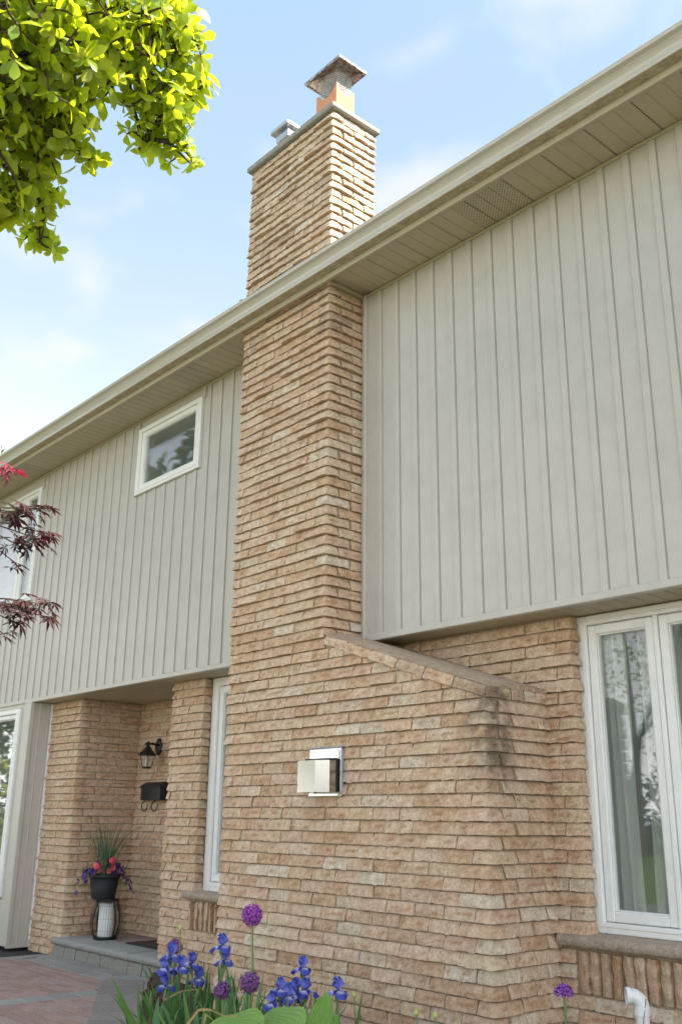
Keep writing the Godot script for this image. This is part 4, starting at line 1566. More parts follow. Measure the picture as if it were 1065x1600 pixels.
func build_planter() -> void:
	var c := Vector3(-5.21, 0.183, -0.755)
	# lantern of fine black mesh with a fluted candle in it
	var l := base("garden_lantern", c)
	tag(l, "tall black mesh lantern standing on the stone entrance step", "lantern")
	var st := new_st()
	lathe(st, [Vector2(0.0, 0.0), Vector2(0.095, 0.0), Vector2(0.105, 0.012), Vector2(0.108, 0.030), Vector2(0.098, 0.030), Vector2(0.0, 0.022)], 28)
	put("base", done(st), mats.matte_black, l)
	st = new_st()
	var prof := func(t: float) -> float:
		return 0.112 + 0.034 * sin(PI * clampf(t * 1.15, 0.0, 1.0)) - 0.006 * t
	for k in 36:
		var a := TAU * k / 36.0
		var pts := []
		for i in 9:
			var t := i / 8.0
			var r: float = prof.call(t)
			pts.append(Vector3(sin(a + t * 0.0) * r, 0.028 + t * 0.31, cos(a) * r))
		tube(st, pts, 0.0009, 0.0009, 3, false)
	for i in 3:
		var t := (i + 0.5) / 3.0
		var r: float = prof.call(t)
		var pts := []
		for k in 25:
			pts.append(Vector3(sin(TAU * k / 24.0) * r, 0.028 + t * 0.31, cos(TAU * k / 24.0) * r))
		tube(st, pts, 0.0008, 0.0008, 3, false)
	put("mesh_cage", done(st), mats.matte_black, l)
	st = new_st()
	for k in 4:
		var a := TAU * (k + 0.5) / 4.0 - 0.7
		var pts := []
		for i in 9:
			var t := i / 8.0
			var r: float = prof.call(t) + 0.003
			pts.append(Vector3(sin(a) * r, 0.02 + t * 0.32, cos(a) * r))
		tube(st, pts, 0.007, 0.006, 6)
	lathe(st, [Vector2(0.096, 0.325), Vector2(0.106, 0.327), Vector2(0.106, 0.345), Vector2(0.0, 0.346)], 28)
	put("frame", done(st), mats.matte_black, l)
	var cd := base("pillar_candle", c + Vector3(0, 0.024, 0))
	tag(cd, "white fluted pillar candle inside the black mesh lantern", "candle")
	st = new_st()
	var ring := 60
	st.set_smooth_group(1)
	for k in ring:
		var a := TAU * k / ring
		var b := TAU * (k + 1) / ring
		var ra: float = 0.066 + 0.0045 * (1.0 if k % 3 == 0 else -0.6)
		var rb: float = 0.066 + 0.0045 * (1.0 if (k + 1) % 3 == 0 else -0.6)
		quad(st, Vector3(sin(a) * ra, 0, cos(a) * ra), Vector3(sin(a) * ra, 0.285, cos(a) * ra), Vector3(sin(b) * rb, 0.285, cos(b) * rb), Vector3(sin(b) * rb, 0, cos(b) * rb))
		tri(st, Vector3(0, 0.284, 0), Vector3(sin(b) * rb, 0.285, cos(b) * rb), Vector3(sin(a) * ra, 0.285, cos(a) * ra))
	put("body", done(st), mats.candle, cd)
	put("wick", tube_mesh([Vector3(0, 0.284, 0), Vector3(0.002, 0.296, 0)], 0.0015, 0.001), mats.matte_black, cd)
	# pot on top of the lantern
	var pc := c + Vector3(-0.018, 0.347, 0.040)
	var p := base("flower_pot", pc)
	tag(p, "tapered black flower pot on top of the mesh lantern", "pot")
	st = new_st()
	lathe(st, [Vector2(0.0, 0.0), Vector2(0.100, 0.0), Vector2(0.108, 0.01), Vector2(0.137, 0.200), Vector2(0.128, 0.200), Vector2(0.12, 0.175), Vector2(0.0, 0.175)], 30)
	put("body", done(st), mats.matte_black, p)
	st = new_st()
	lathe(st, [Vector2(0.136, 0.182), Vector2(0.145, 0.185), Vector2(0.145, 0.211), Vector2(0.130, 0.212)], 30)
	put("rim", done(st), mats.matte_black, p)
	st = new_st()
	lathe(st, [Vector2(0.0, 0.187), Vector2(0.128, 0.185)], 20)
	put("soil", done(st), mats.mulch, p)
	var top := pc + Vector3(0, 0.18, 0)
	# spiky grass
	var g := base("ornamental_grass", top)
	tag(g, "tall spiky dark green grass rising from the black pot", "grass plant")
	for i in 80:
		var bm := blade_mesh(rng.randf_range(0.42, 0.62), 0.007, rng.randf_range(0.1, 1.0), i, 0.2)
		var a := rng.randf() * TAU
		put("blade", bm, mats.pot_grass, g, Transform3D(Basis(Vector3.UP, a), Vector3(sin(a), 0, cos(a)) * rng.randf_range(0.0, 0.09)))
	# coral blooms
	var lf := leaf_mesh(0.05, 0.04, 0.2, 0.3, 0.55)
	var gr := base("geranium", top)
	tag(gr, "coral pink geranium in bloom in the black pot", "flowers")
	var pet := leaf_mesh(0.024, 0.022, 0.15, 0.3, 0.65)
	for i in 13:
		var h := Vector3(rng.randf_range(-0.03, 0.11), rng.randf_range(0.06, 0.16), rng.randf_range(-0.10, 0.13))
		put("stem", tube_mesh([Vector3(h.x * 0.3, 0, h.z * 0.3), h * 0.6 + Vector3(0, 0.02, 0), h], 0.003, 0.002, 5), mats.stem, gr)
		var st2 := new_st()
		for f in 9:
			var d := (rand_dir() + Vector3(0.2, 0.5, 0.2)).normalized()
			for q in 5:
				var up := d
				var fw := d.cross(rand_dir()).normalized() + d * 0.35
				st2.append_from(pet, 0, aim(h + d * 0.018, fw, up))
		put("bloom", st2.commit(), mats.coral[i % 2], gr)
	for i in 26:
		var a := rng.randf() * TAU
		var at := Vector3(sin(a), 0, cos(a)) * rng.randf_range(0.03, 0.14) + Vector3.UP * rng.randf_range(0.0, 0.11)
		put("leaf", lf, mats.pot_green, gr, aim(at, Vector3(sin(a), rng.randf_range(-0.2, 0.5), cos(a)), Vector3.UP, rng.randf_range(0.8, 1.3)))
	# purple trailing flowers
	for s in 2:
		var pu := base("petunia", top)
		tag(pu, ["purple petunias spilling over the pot rim toward the bay window", "purple petunias spilling over the pot rim beside the mailbox wall"][s], "flowers")
		var fd := Vector3(-0.35, 0, 0.75) if s == 0 else Vector3(0.35, 0, -0.75)
		fd = fd.normalized()
		var bl := new_st()
		for q in 5:
			bl.append_from(pet, 0, aim(Vector3.ZERO, Vector3(sin(TAU * q / 5.0), 0.45, cos(TAU * q / 5.0)), Vector3.UP, 1.25))
		var bloom := bl.commit()
		for i in 36:
			var t := rng.randf()
			var sd := fd.cross(Vector3.UP) * rng.randf_range(-0.13, 0.13)
			var at: Vector3 = fd * lerpf(0.05, 0.24, t) + sd + Vector3.UP * (0.07 - 0.13 * t * t * rng.randf_range(0.3, 1.5) + rng.randf_range(-0.03, 0.06))
			put("bloom", bloom, mats.petunia, pu, aim(at, rand_dir(), (fd + Vector3(0.8, 0.6, 0.5) + rand_dir() * 0.5).normalized(), rng.randf_range(0.55, 0.85)))
			put("leaf", lf, mats.lime if (s == 0 and t > 0.75 and i % 2 == 0) else mats.pot_green, pu, aim(at - Vector3.UP * 0.02, fd + rand_dir() * 0.7, Vector3.UP, rng.randf_range(0.5, 0.9)))
		for i in 6:
			var e: Vector3 = fd * rng.randf_range(0.15, 0.23) + fd.cross(Vector3.UP) * rng.randf_range(-0.1, 0.1) + Vector3.UP * rng.randf_range(-0.12, 0.02)
			put("stem", tube_mesh([Vector3.ZERO, fd * 0.12 + Vector3.UP * 0.05, e], 0.0025, 0.002, 5), mats.stem, pu)

func allium(head: Vector3, r: float, m: Material, ground: Vector3, label: String, half := false) -> void:
	var a := base("allium", ground)
	tag(a, label, "flower", "round purple alliums in the flower bed")
	var h := head - ground
	put("stem", tube_mesh([Vector3.ZERO, Vector3(h.x * 0.35, h.y * 0.5, h.z * 0.35), h - Vector3(h.x * 0.1, r * 0.8, h.z * 0.1), h], 0.0052, 0.0042, 8), mats.stem, a)
	var st := new_st()
	var pet := leaf_mesh(0.0076, 0.0029, 0.0, 0.2, 0.4)
	var n := 230
	for i in n:
		var y := 1.0 - 2.0 * (i + 0.5) / n
		var ph := i * 2.399963
		var rr := sqrt(1.0 - y * y)
		var d := (Vector3(rr * cos(ph), y, rr * sin(ph)) + rand_dir() * 0.12).normalized()
		if half and d.y < -0.15:
			continue
		var tip := h + d * r * rng.randf_range(0.78, 1.06)
		st.set_smooth_group(1)
		if i % 2 == 0:
			tube(st, [h + d * 0.006, tip], 0.0009, 0.0008, 3, false)
		var side := d.cross(Vector3(0.3, 0.8, 0.5)).normalized()
		var s2 := d.cross(side)
		for k in 6:
			var an := TAU * k / 6.0
			st.append_from(pet, 0, aim(tip - d * 0.001, side * cos(an) + s2 * sin(an) + d * 0.45, d, r / 0.045))
	put("flower_head", st.commit(), m, a)
	st = new_st()
	lathe(st, [Vector2(0.0, -0.3 * r), Vector2(0.22 * r, -0.18 * r), Vector2(0.30 * r, 0.0), Vector2(0.2 * r, 0.2 * r), Vector2(0, 0.28 * r)], 10)
	put("core", done(st), mats.allium_core, a, Transform3D(Basis(), h))

# iris petals: a curved spoon with a ruffled edge
func petal_mesh(length: float, width: float, curl: float, sd: int, pale: bool) -> ArrayMesh:
	var st := new_st()
	st.set_smooth_group(1)
	var n := 6
	var mw := 4
	var ruf := RandomNumberGenerator.new()
	ruf.seed = sd
	var ph := ruf.randf() * TAU
	var rows := []
	for i in n + 1:
		var t := float(i) / n
		var w: float = width / 2.0 * maxf(0.12, sin(PI * pow(t, 0.85) * 0.93))
		var row := []
		for j in mw + 1:
			var u := 2.0 * j / mw - 1.0
			var ang := curl * t
			var c := Vector3(0, length * (sin(ang) / maxf(curl, 0.01)), length * ((1.0 - cos(ang)) / maxf(curl, 0.01)))
			var ruffle: float = 0.17 * width * absf(u) * sin(ph + t * 9.0 + u * 2.0)
			var cup: float = -0.22 * width * u * u
			var nn := Vector3(0, -sin(ang), cos(ang))
			row.append(c + Vector3(u * w, 0, 0) - nn * (cup + ruffle))
		rows.append(row)
	for i in n:
		for j in mw:
			var cs := []
			for q in [[i, j], [i + 1, j], [i + 1, j + 1], [i, j + 1]]:
				var t := float(q[0]) / n
				var u: float = absf(2.0 * q[1] / mw - 1.0)
				var deep := Color(0.040, 0.060, 0.37) if pale else Color(0.085, 0.125, 0.52)
				if pale:
					var white: float = clampf(1.3 - absf(t - 0.34) * 4.2 - u * 1.0, 0.0, 1.0)
					deep = deep.lerp(Color(0.70, 0.70, 0.85), white).lerp(Color(0.10, 0.09, 0.55), clampf(u * 1.4 - 0.7, 0.0, 1.0))
				else:
					deep = deep.lerp(Color(0.24, 0.25, 0.72), clampf(0.9 - t * 1.3 + u * 0.3, 0.0, 1.0))
				cs.append(deep)
			cquad(st, rows[i][j], rows[i + 1][j], rows[i + 1][j + 1], rows[i][j + 1], cs[0], cs[1], cs[2], cs[3])
	return done(st)

var standards := []
var falls := []

func iris_bloom(parent: Node3D, at: Vector3, s: float) -> void:
	var turn := rng.randf() * TAU
	for k in 3:
		var a := turn + TAU * k / 3.0
		var out := Vector3(sin(a), 0, cos(a))
		put("upper_petal", standards[rng.randi() % 3], mats.petal, parent, aim(at + out * 0.006, -out + Vector3.UP * 0.25, Vector3.UP, s))
		var b := a + PI / 3.0
		out = Vector3(sin(b), 0, cos(b))
		put("lower_petal", falls[rng.randi() % 3], mats.petal, parent, aim(at + out * 0.004 + Vector3.UP * 0.002, Vector3.DOWN + out * 0.2, (out * 0.75 + Vector3.UP * 0.35).normalized(), s))

func iris(ground: Vector3, blooms: Array, label: String, blades: int) -> void:
	var o := base("iris", ground)
	tag(o, label, "flower", "blue irises in the flower bed")
	for i in blooms.size():
		var h: Vector3 = blooms[i] - ground
		var low: Vector3 = blooms[0] - ground
		if i == 0:
			put("stem", tube_mesh([Vector3.ZERO, Vector3(h.x * 0.3, h.y * 0.5, h.z * 0.3), h], 0.006, 0.0045, 8), mats.stem, o)
		else:
			var j: Vector3 = low * 0.72
			put("stem", tube_mesh([j, (j + h) / 2.0 + Vector3(0, -0.015, 0), h], 0.0045, 0.004, 7), mats.stem, o)
		put("sheath", leaf_mesh(0.06, 0.02, 0.8, 0.0, 0.4), mats.blade[2], o, aim(h - Vector3(0, 0.055, 0), Vector3.UP, Vector3(0.6, 0, 0.6)))
		iris_bloom(o, h, 0.9 * rng.randf_range(0.9, 1.1))
	for i in blades * 2:
		var a := rng.randf() * TAU
		var hh := rng.randf_range(0.30, 0.54)
		var spread := Vector3(sin(a), 0, cos(a)) * rng.randf_range(0.02, 0.11)
		put("leaf", blade_mesh(hh, rng.randf_range(0.030, 0.042), rng.randf_range(0.05, 0.32), i + blooms.size() * 31, 0.45), mats.blade[rng.randi() % 3], o, Transform3D(Basis(Vector3.UP, a), spread))

func build_flowers() -> void:
	for i in 3:
		standards.append(petal_mesh(0.066, 0.058, 1.0, i + 1, false))
		falls.append(petal_mesh(0.072, 0.060, 1.35, i + 11, true))
	allium(Vector3(-0.322, 0.852, 1.233), 0.047, mats.allium[0], Vector3(-0.30, 0.05, 1.22), "tallest bright purple allium, standing clear against the brick chimney")
	allium(Vector3(-0.218, 0.603, 1.312), 0.045, mats.allium[1], Vector3(-0.24, 0.05, 1.28), "dull purple allium close beside the stem of the tallest one")
	allium(Vector3(-0.361, 0.558, 1.349), 0.037, mats.allium[1], Vector3(-0.33, 0.05, 1.33), "dusky purple allium low among the iris leaves")
	allium(Vector3(-1.334, 0.609, 0.975), 0.042, mats.allium[1], Vector3(-1.31, 0.05, 0.99), "dark faded allium behind the largest group of iris blooms")
	allium(Vector3(0.643, 0.572, 0.319), 0.042, mats.allium[2], Vector3(0.64, 0.03, 0.30), "half-open violet allium in the inner corner of the brick wall", true)
	iris(Vector3(-1.07, 0.05, 1.15), [Vector3(-1.088, 0.610, 1.149), Vector3(-1.090, 0.552, 1.175), Vector3(-1.050, 0.556, 1.110), Vector3(-1.079, 0.478, 1.180)], "blue iris stalk with the most blooms, at the path end of the bed", 11)
	iris(Vector3(-1.09, 0.05, 0.99), [Vector3(-1.111, 0.558, 1.011), Vector3(-1.082, 0.488, 0.983)], "blue iris with a withered bloom on top, second from the path", 9)
	iris(Vector3(-0.87, 0.05, 0.99), [Vector3(-0.874, 0.660, 0.998), Vector3(-0.857, 0.598, 0.988)], "tallest blue iris, in front of the narrow window's soldier bricks", 12)
	iris(Vector3(-0.21, 0.05, 1.14), [Vector3(-0.215, 0.562, 1.150), Vector3(-0.228, 0.508, 1.180), Vector3(-0.190, 0.535, 1.120)], "blue iris with white-throated blooms just above the large pale leaves", 9)
	iris(Vector3(-0.30, 0.05, 0.96), [Vector3(-0.318, 0.618, 0.943), Vector3(-0.248, 0.542, 1.034), Vector3(-0.221, 0.543, 1.001)], "upright blue iris in front of the chimney, with two blooms below its top one", 9)
	iris(Vector3(-0.05, 0.05, 0.95), [Vector3(-0.057, 0.558, 0.963)], "single dark blue iris with swollen green buds, nearest the chimney corner", 4)
	# seed heads and buds on thin stems
	var buds := [[Vector3(-1.162, 0.721, 1.057), "green allium bud on a thin stem before the narrow window"], [Vector3(-0.080, 0.527, 0.846), "pale yellow bud on a thin stem beside the single iris"], [Vector3(0.184, 0.480, 0.730), "pale bud on a short stem at the foot of the chimney, nearer the iris"], [Vector3(0.310, 0.490, 0.747), "pale bud on a short stem at the foot of the chimney, nearer its corner"]]
	for b in buds:
		var h: Vector3 = b[0]
		var o := base("flower_bud", Vector3(h.x + 0.01, 0.04, h.z))
		tag(o, b[1], "flower bud", "allium buds in the flower bed")
		var rel: Vector3 = h - o.position
		put("stem", tube_mesh([Vector3.ZERO, Vector3(0.006, rel.y * 0.5, 0), rel], 0.004, 0.0032, 7), mats.stem, o)
		var st := new_st()
		lathe(st, [Vector2(0.0, -0.012), Vector2(0.009, -0.008), Vector2(0.0115, 0.0), Vector2(0.009, 0.008), Vector2(0.003, 0.014), Vector2(0.0, 0.018)], 12)
		put("bud", done(st), mats.bud, o, Transform3D(Basis(), rel))
	# dark red tulips
	for b in [[Vector3(-1.105, 0.485, 1.240), "dark maroon tulip at the path end of the flower bed"], [Vector3(-0.985, 0.435, 1.270), "dark maroon tulip half hidden under the iris blooms"]]:
		var h: Vector3 = b[0]
		var o := base("tulip", Vector3(h.x + 0.02, 0.04, h.z))
		tag(o, b[1], "flower", "dark tulips in the flower bed")
		var rel: Vector3 = h - o.position
		put("stem", tube_mesh([Vector3.ZERO, rel * 0.6, rel - Vector3(0, 0.02, 0)], 0.005, 0.004, 7), mats.stem, o)
		for k in 6:
			var a := TAU * k / 6.0 + 0.3
			var out := Vector3(sin(a), 0, cos(a))
			put("petal", petal_mesh(0.062, 0.042, 0.5, k, false), mats.tulip, o, aim(rel - Vector3(0, 0.028, 0) + out * 0.014, -out, Vector3.UP + out * (0.1 if k % 2 == 0 else 0.25)))
		for k in 3:
			put("leaf", blade_mesh(rng.randf_range(0.24, 0.34), 0.055, rng.randf_range(0.3, 0.7), k + 90, 0.4), mats.blade[1], o, Transform3D(Basis(Vector3.UP, rng.randf() * TAU), Vector3.ZERO))
	# strap-leaved clumps that fill the front of the bed
	var clumps := [[Vector3(-0.78, 0.04, 1.42), 16, 0.37, "clump of broad blue-green strap leaves beside the path edging", 0.055], [Vector3(-0.60, 0.04, 1.30), 18, 0.42, "clump of strap leaves below the tall iris", 0.045], [Vector3(-0.42, 0.04, 1.18), 18, 0.48, "clump of upright sword leaves behind the low allium", 0.036], [Vector3(-0.98, 0.04, 1.22), 14, 0.46, "clump of sword leaves under the many-flowered iris", 0.036], [Vector3(-1.00, 0.04, 1.30), 18, 0.42, "low clump of broad leaves at the path end of the bed", 0.060], [Vector3(-0.68, 0.04, 1.12), 14, 0.42, "clump of dark sword leaves between the tall iris and the path", 0.034], [Vector3(-0.50, 0.04, 1.36), 12, 0.40, "clump of blue-green sword leaves in front of the low allium", 0.040], [Vector3(-1.28, 0.05, 1.02), 18, 0.46, "clump of dark leaves behind the faded allium", 0.036], [Vector3(-1.45, 0.05, 0.80), 12, 0.36, "clump of dark leaves nearest the entrance step", 0.036], [Vector3(-1.22, 0.05, 0.74), 12, 0.42, "clump of sword leaves at the foot of the narrow window", 0.034], [Vector3(-0.95, 0.05, 0.80), 12, 0.42, "clump of sword leaves behind the tallest iris", 0.034], [Vector3(-0.14, 0.04, 1.05), 12, 0.44, "clump of dark sword leaves behind the large pale leaves", 0.036]]
	for cl in clumps:
		var o := base("leaf_clump", cl[0])
		tag(o, cl[3], "plant", "green leaf clumps in the flower bed")
		for i in int(cl[1]):
			var a := rng.randf() * TAU
			put("leaf", blade_mesh(float(cl[2]) * rng.randf_range(0.8, 1.3), float(cl[4]) * rng.randf_range(0.8, 1.1), rng.randf_range(0.1, 0.75), i * 7 + int(cl[1]), 0.4), mats.blade[rng.randi() % 3], o, Transform3D(Basis(Vector3.UP, a), Vector3(sin(a), 0, cos(a)) * rng.randf_range(0.01, 0.07)))
	# the large ribbed leaves in front
	var ho := base("hosta", Vector3(0.10, 0.04, 1.42))
	tag(ho, "plant with large pale green ribbed leaves in front of the irises", "plant")
	var leaves := [[Vector3(0.10, 0.525, 1.468), Vector3(-0.17, 0.470, 1.58), Vector3(0.35, 1, 0.45), 0.14, 0.25], [Vector3(0.24, 0.515, 1.407), Vector3(-0.033, 0.520, 1.414), Vector3(0.35, 1, 0.5), 0.17, 0.35], [Vector3(0.202, 0.470, 1.305), Vector3(0.152, 0.637, 1.199), Vector3(0.9, 0.2, 0.8), 0.095, 0.1], [Vector3(0.282, 0.490, 1.284), Vector3(0.002, 0.515, 1.213), Vector3(0.4, 0.9, 0.5), 0.14, 0.3], [Vector3(0.25, 0.45, 1.48), Vector3(0.40, 0.42, 1.30), Vector3(0.2, 1, 0.3), 0.15, 0.3], [Vector3(0.2, 0.44, 1.62), Vector3(-0.02, 0.45, 1.75), Vector3(0.2, 1, 0.2), 0.16, 0.3]]
	for lf in leaves:
		var at: Vector3 = lf[0] - ho.position - Vector3(0, 0.03, 0)
		var tip: Vector3 = lf[1] - ho.position - Vector3(0, 0.03, 0)
		var len_: float = at.distance_to(tip)
		put("leaf", ribbed_leaf(len_, lf[3], lf[4]), mats.hosta, ho, aim(at, tip - at + Vector3(0, lf[4] * len_ * 0.8, 0) if lf[4] > 0.15 else tip - at, lf[2]))
		put("stalk", tube_mesh([Vector3(at.x * 0.2, 0, at.z * 0.2), Vector3(at.x * 0.6, at.y * 0.6, at.z * 0.6), at], 0.010, 0.007, 7), mats.stem, ho)
	# dry curled leaves
	var dry := [[[Vector3(-0.25, 0.46, 1.60), Vector3(-0.22, 0.525, 1.56), Vector3(-0.15, 0.535, 1.55), Vector3(-0.06, 0.525, 1.55), Vector3(0.02, 0.535, 1.54)], "dry straw-coloured leaf arching over the bed's front"], [[Vector3(-0.04, 0.47, 1.60), Vector3(-0.09, 0.51, 1.58), Vector3(-0.15, 0.52, 1.57), Vector3(-0.14, 0.485, 1.585), Vector3(-0.08, 0.46, 1.60)], "dry curled leaf looped on itself near the pale leaves"], [[Vector3(-0.05, 0.48, 1.42), Vector3(-0.055, 0.56, 1.41), Vector3(-0.038, 0.575, 1.41), Vector3(-0.03, 0.53, 1.42)], "short brown withered leaf by the tall allium's stem"], [[Vector3(-1.03, 0.30, 1.32), Vector3(-0.98, 0.43, 1.25), Vector3(-0.90, 0.475, 1.20), Vector3(-0.82, 0.49, 1.17)], "dry tan blade leaning toward the many-flowered iris"]]
	for d in dry:
		var pts: Array = d[0]
		var o := base("dry_leaf", Vector3.ZERO)
		tag(o, d[1], "dead leaf")
		var cv := Curve3D.new()
		for i in pts.size():
			var tan_: Vector3 = (pts[mini(i + 1, pts.size() - 1)] - pts[maxi(i - 1, 0)]) / 6.0
			cv.add_point(pts[i], -tan_, tan_)
		var st := new_st()
		st.set_smooth_group(1)
		var len_ := cv.get_baked_length()
		for i in 16:
			var p := cv.sample_baked(len_ * i / 16.0)
			var q := cv.sample_baked(len_ * (i + 1) / 16.0)
			var w := 0.008 * (1.0 - 0.6 * i / 16.0)
			var w2 := 0.008 * (1.0 - 0.6 * (i + 1) / 16.0)
			var sd := Vector3(0.3 * sin(i * 0.6), 0.75, 0.6).normalized()
			var sd2 := Vector3(0.3 * sin((i + 1) * 0.6), 0.75, 0.6).normalized()
			quad(st, p - sd * w, q - sd2 * w2, q + sd2 * w2, p + sd * w)
		put("ribbon", done(st), mats.straw, o)

func ribbed_leaf(length: float, width: float, droop: float) -> ArrayMesh:
	var st := new_st()
	st.set_smooth_group(1)
	var n := 14
	var m := 40
	for i in n:
		for j in m:
			var f := func(ii: int, jj: int) -> Vector3:
				var t := float(ii) / n
				var u := 2.0 * jj / m - 1.0
				var w: float = width / 2.0 * pow(sin(PI * pow(clampf(t, 0.0, 1.0), 0.72) * 0.985 + 0.03), 0.8)
				var rib: float = 0.0075 * absf(sin(u * 5.0 * PI / 1.15)) * sin(PI * t)
				var wave: float = 0.012 * absf(u) * sin(t * 9.0 + (2.0 if u > 0.0 else 0.0))
				return Vector3(u * w, 0.30 * w * u * u + rib + wave - droop * length * t * t * 0.8, t * length)
			quad(st, f.call(i, j), f.call(i + 1, j), f.call(i + 1, j + 1), f.call(i, j + 1))
	return done(st)

# ------------------------------------------------------------------ trees
func maple_leaf(s: float, sd: int) -> ArrayMesh:
	var r := RandomNumberGenerator.new()
	r.seed = sd
	var st := new_st()
	st.set_smooth_group(1)
	var lobes := [-2.35, -1.55, -0.78, 0.0, 0.78, 1.55, 2.35]
	var lens := [0.42, 0.72, 0.93, 1.0, 0.93, 0.72, 0.42]
	for k in 7:
		var a: float = lobes[k] + r.randf_range(-0.08, 0.08)
		var d := Vector3(sin(a), 0, cos(a))
		var e := Vector3(cos(a), 0, -sin(a))
		var ln: float = lens[k] * s * r.randf_range(0.92, 1.08)
		var w := ln * 0.125
		var drop := Vector3(0, -0.22 * ln - r.randf_range(0.0, 0.15) * ln, 0)
		var c0 := Vector3.ZERO
		var m := d * ln * 0.5 + drop * 0.3
		var tip := d * ln + drop
		quad(st, c0, m - e * w + Vector3(0, 0.1 * w, 0), tip, m)
		quad(st, c0, m, tip, m + e * w + Vector3(0, 0.1 * w, 0))
	return done(st)

func build_trees() -> void:
	# the broad-leaved tree that hangs into the view overhead
	var t := base("overhanging_tree", Vector3(-2.2, 0, 4.2))
	tag(t, "sunlit tree with broad yellow-green leaves hanging over the front garden", "tree")
	var o := t.position
	var fork := Vector3(-1.75, 3.0, 3.9) - o
	put("trunk", tube_mesh([Vector3(0, -0.05, 0), Vector3(0.06, 0.9, -0.03), Vector3(0.15, 1.8, -0.1), fork], 0.16, 0.085, 12), mats.bark, t)
	var clumps := [[-0.08, 4.56, 2.78, 0.245], [-0.05, 4.75, 2.46, 0.238], [-0.07, 4.89, 2.19, 0.212], [-0.19, 4.82, 1.96, 0.122], [-0.26, 4.62, 2.02, 0.148], [-0.30, 4.49, 1.89, 0.092], [-0.19, 4.67, 2.27, 0.201], [-0.11, 4.45, 2.61, 0.228], [-0.34, 4.39, 2.69, 0.250], [-0.32, 4.33, 2.49, 0.160], [-0.52, 4.26, 2.55, 0.170], [-0.68, 4.16, 2.42, 0.118], [-0.77, 4.00, 2.36, 0.090], [-0.58, 4.04, 2.62, 0.133], [-0.33, 4.25, 2.38, 0.060], [-0.37, 4.51, 2.06, 0.078], [-0.08, 4.95, 2.02, 0.101], [-0.18, 4.38, 3.03, 0.319], [-0.48, 4.14, 2.91, 0.326], [0.17, 4.88, 2.64, 0.366], [-0.66, 3.97, 2.70, 0.166]]
	var lm := []
	for i in 5:
		lm.append(leaf_mesh([0.075, 0.088, 0.066, 0.095, 0.058][i], [0.042, 0.048, 0.040, 0.050, 0.036][i], [0.25, 0.1, 0.35, 0.2, 0.3][i], [0.12, 0.3, 0.05, 0.4, 0.2][i], 0.62))
	var leaves := []
	var hub := Vector3(-0.75, 4.05, 3.25)
	put("limb", tube_mesh([fork, (fork + hub - o) / 2.0 + Vector3(0, 0.12, 0.05), hub - o], 0.078, 0.026, 10), mats.bark, t)
	var placed: Array[Vector3] = []
	clumps.sort_custom(func(a, b): return Vector3(a[0], a[1], a[2]).distance_to(hub) < Vector3(b[0], b[1], b[2]).distance_to(hub))
	for c in clumps:
		var mid := Vector3(c[0], c[1], c[2])
		var rad: float = c[3]
		var st := new_st()
		var from := hub
		for q in placed:
			if q.distance_to(mid) < from.distance_to(mid) and q.distance_to(hub) < mid.distance_to(hub):
				from = q
		placed.append(mid)
		var mid2: Vector3 = from.lerp(mid, 0.55) + rand_dir() * 0.04
		tube(st, [from - o, mid2 - o, mid - o], 0.018, 0.008, 7)
		var count := int(clampf(78.0 * rad * rad / 0.04, 9.0, 125.0))
		var tips := [mid, mid2]
		for i in count:
			var d := rand_dir()
			var p: Vector3 = mid + d * rad * pow(rng.randf(), 0.45) * Vector3(1.0, 1.0, 1.1)
			var near: Vector3 = tips[0]
			for q in tips:
				if q.distance_to(p) < near.distance_to(p):
					near = q
			tips.append(p)
			var bend: Vector3 = (near + p) / 2.0 + rand_dir() * 0.012
			tube(st, [near - o, bend - o, p - o], 0.0075, 0.0036, 5, false)
			var axis: Vector3 = ((p - near).normalized() + Vector3(0, 0.25, 0) + rand_dir() * 0.3).normalized()
			var nl := 3 + rng.randi() % 3
			var ph := rng.randf() * TAU
			for k in nl:
				var a := ph + TAU * k / nl + rng.randf_range(-0.3, 0.3)
				var side := axis.cross(Vector3(0.2, 0.3, 0.9)).normalized()
				var s2 := axis.cross(side)
				var fw := side * cos(a) + s2 * sin(a) + axis * rng.randf_range(0.15, 0.9)
				fw.y -= 0.15
				leaves.append([aim(p - o, fw, axis + rand_dir() * 0.35, rng.randf_range(0.65, 1.25)), rng.randi() % 5, [0, 1, 3, 3, 1, 2][rng.randi() % 6]])
		put("branch", done(st), mats.bark, t)
	var eye := EYE - o
	leaves.sort_custom(func(a, b): return a[0].origin.distance_squared_to(eye) < b[0].origin.distance_squared_to(eye))
	var rest := [new_st(), new_st(), new_st(), new_st()]
	var shown := 0
	for l in leaves:
		if shown < 300 and in_frame(l[0].origin + o, 10.0):
			put("leaf", lm[l[1]], mats.leaf[l[2]], t, l[0])
			shown += 1
		else:
			rest[l[2]].append_from(lm[l[1]], 0, l[0])
	var am: ArrayMesh = null
	for i in 4:
		am = rest[i].commit(am) if am != null else rest[i].commit()
	var fo := put("foliage", am, null, t)
	for i in 4:
		fo.set_surface_override_material(i, mats.leaf[i])
	fo.set_meta("kind", "stuff")
	# red-leaved maple reaching in from the side
	t = base("red_maple", Vector3(-1.9, 0, 3.0))
	tag(t, "red-leaved maple branches reaching in front of the grey siding", "tree")
	o = t.position
	put("trunk", tube_mesh([Vector3(0, -0.05, 0), Vector3(-0.05, 0.7, -0.02), Vector3(0.05, 1.4, -0.05), Vector3(0.2, 2.0, -0.1)], 0.07, 0.035, 10), mats.bark, t)
	var ml := []
	for i in 4:
		ml.append(maple_leaf([0.062, 0.07, 0.055, 0.066][i], i))
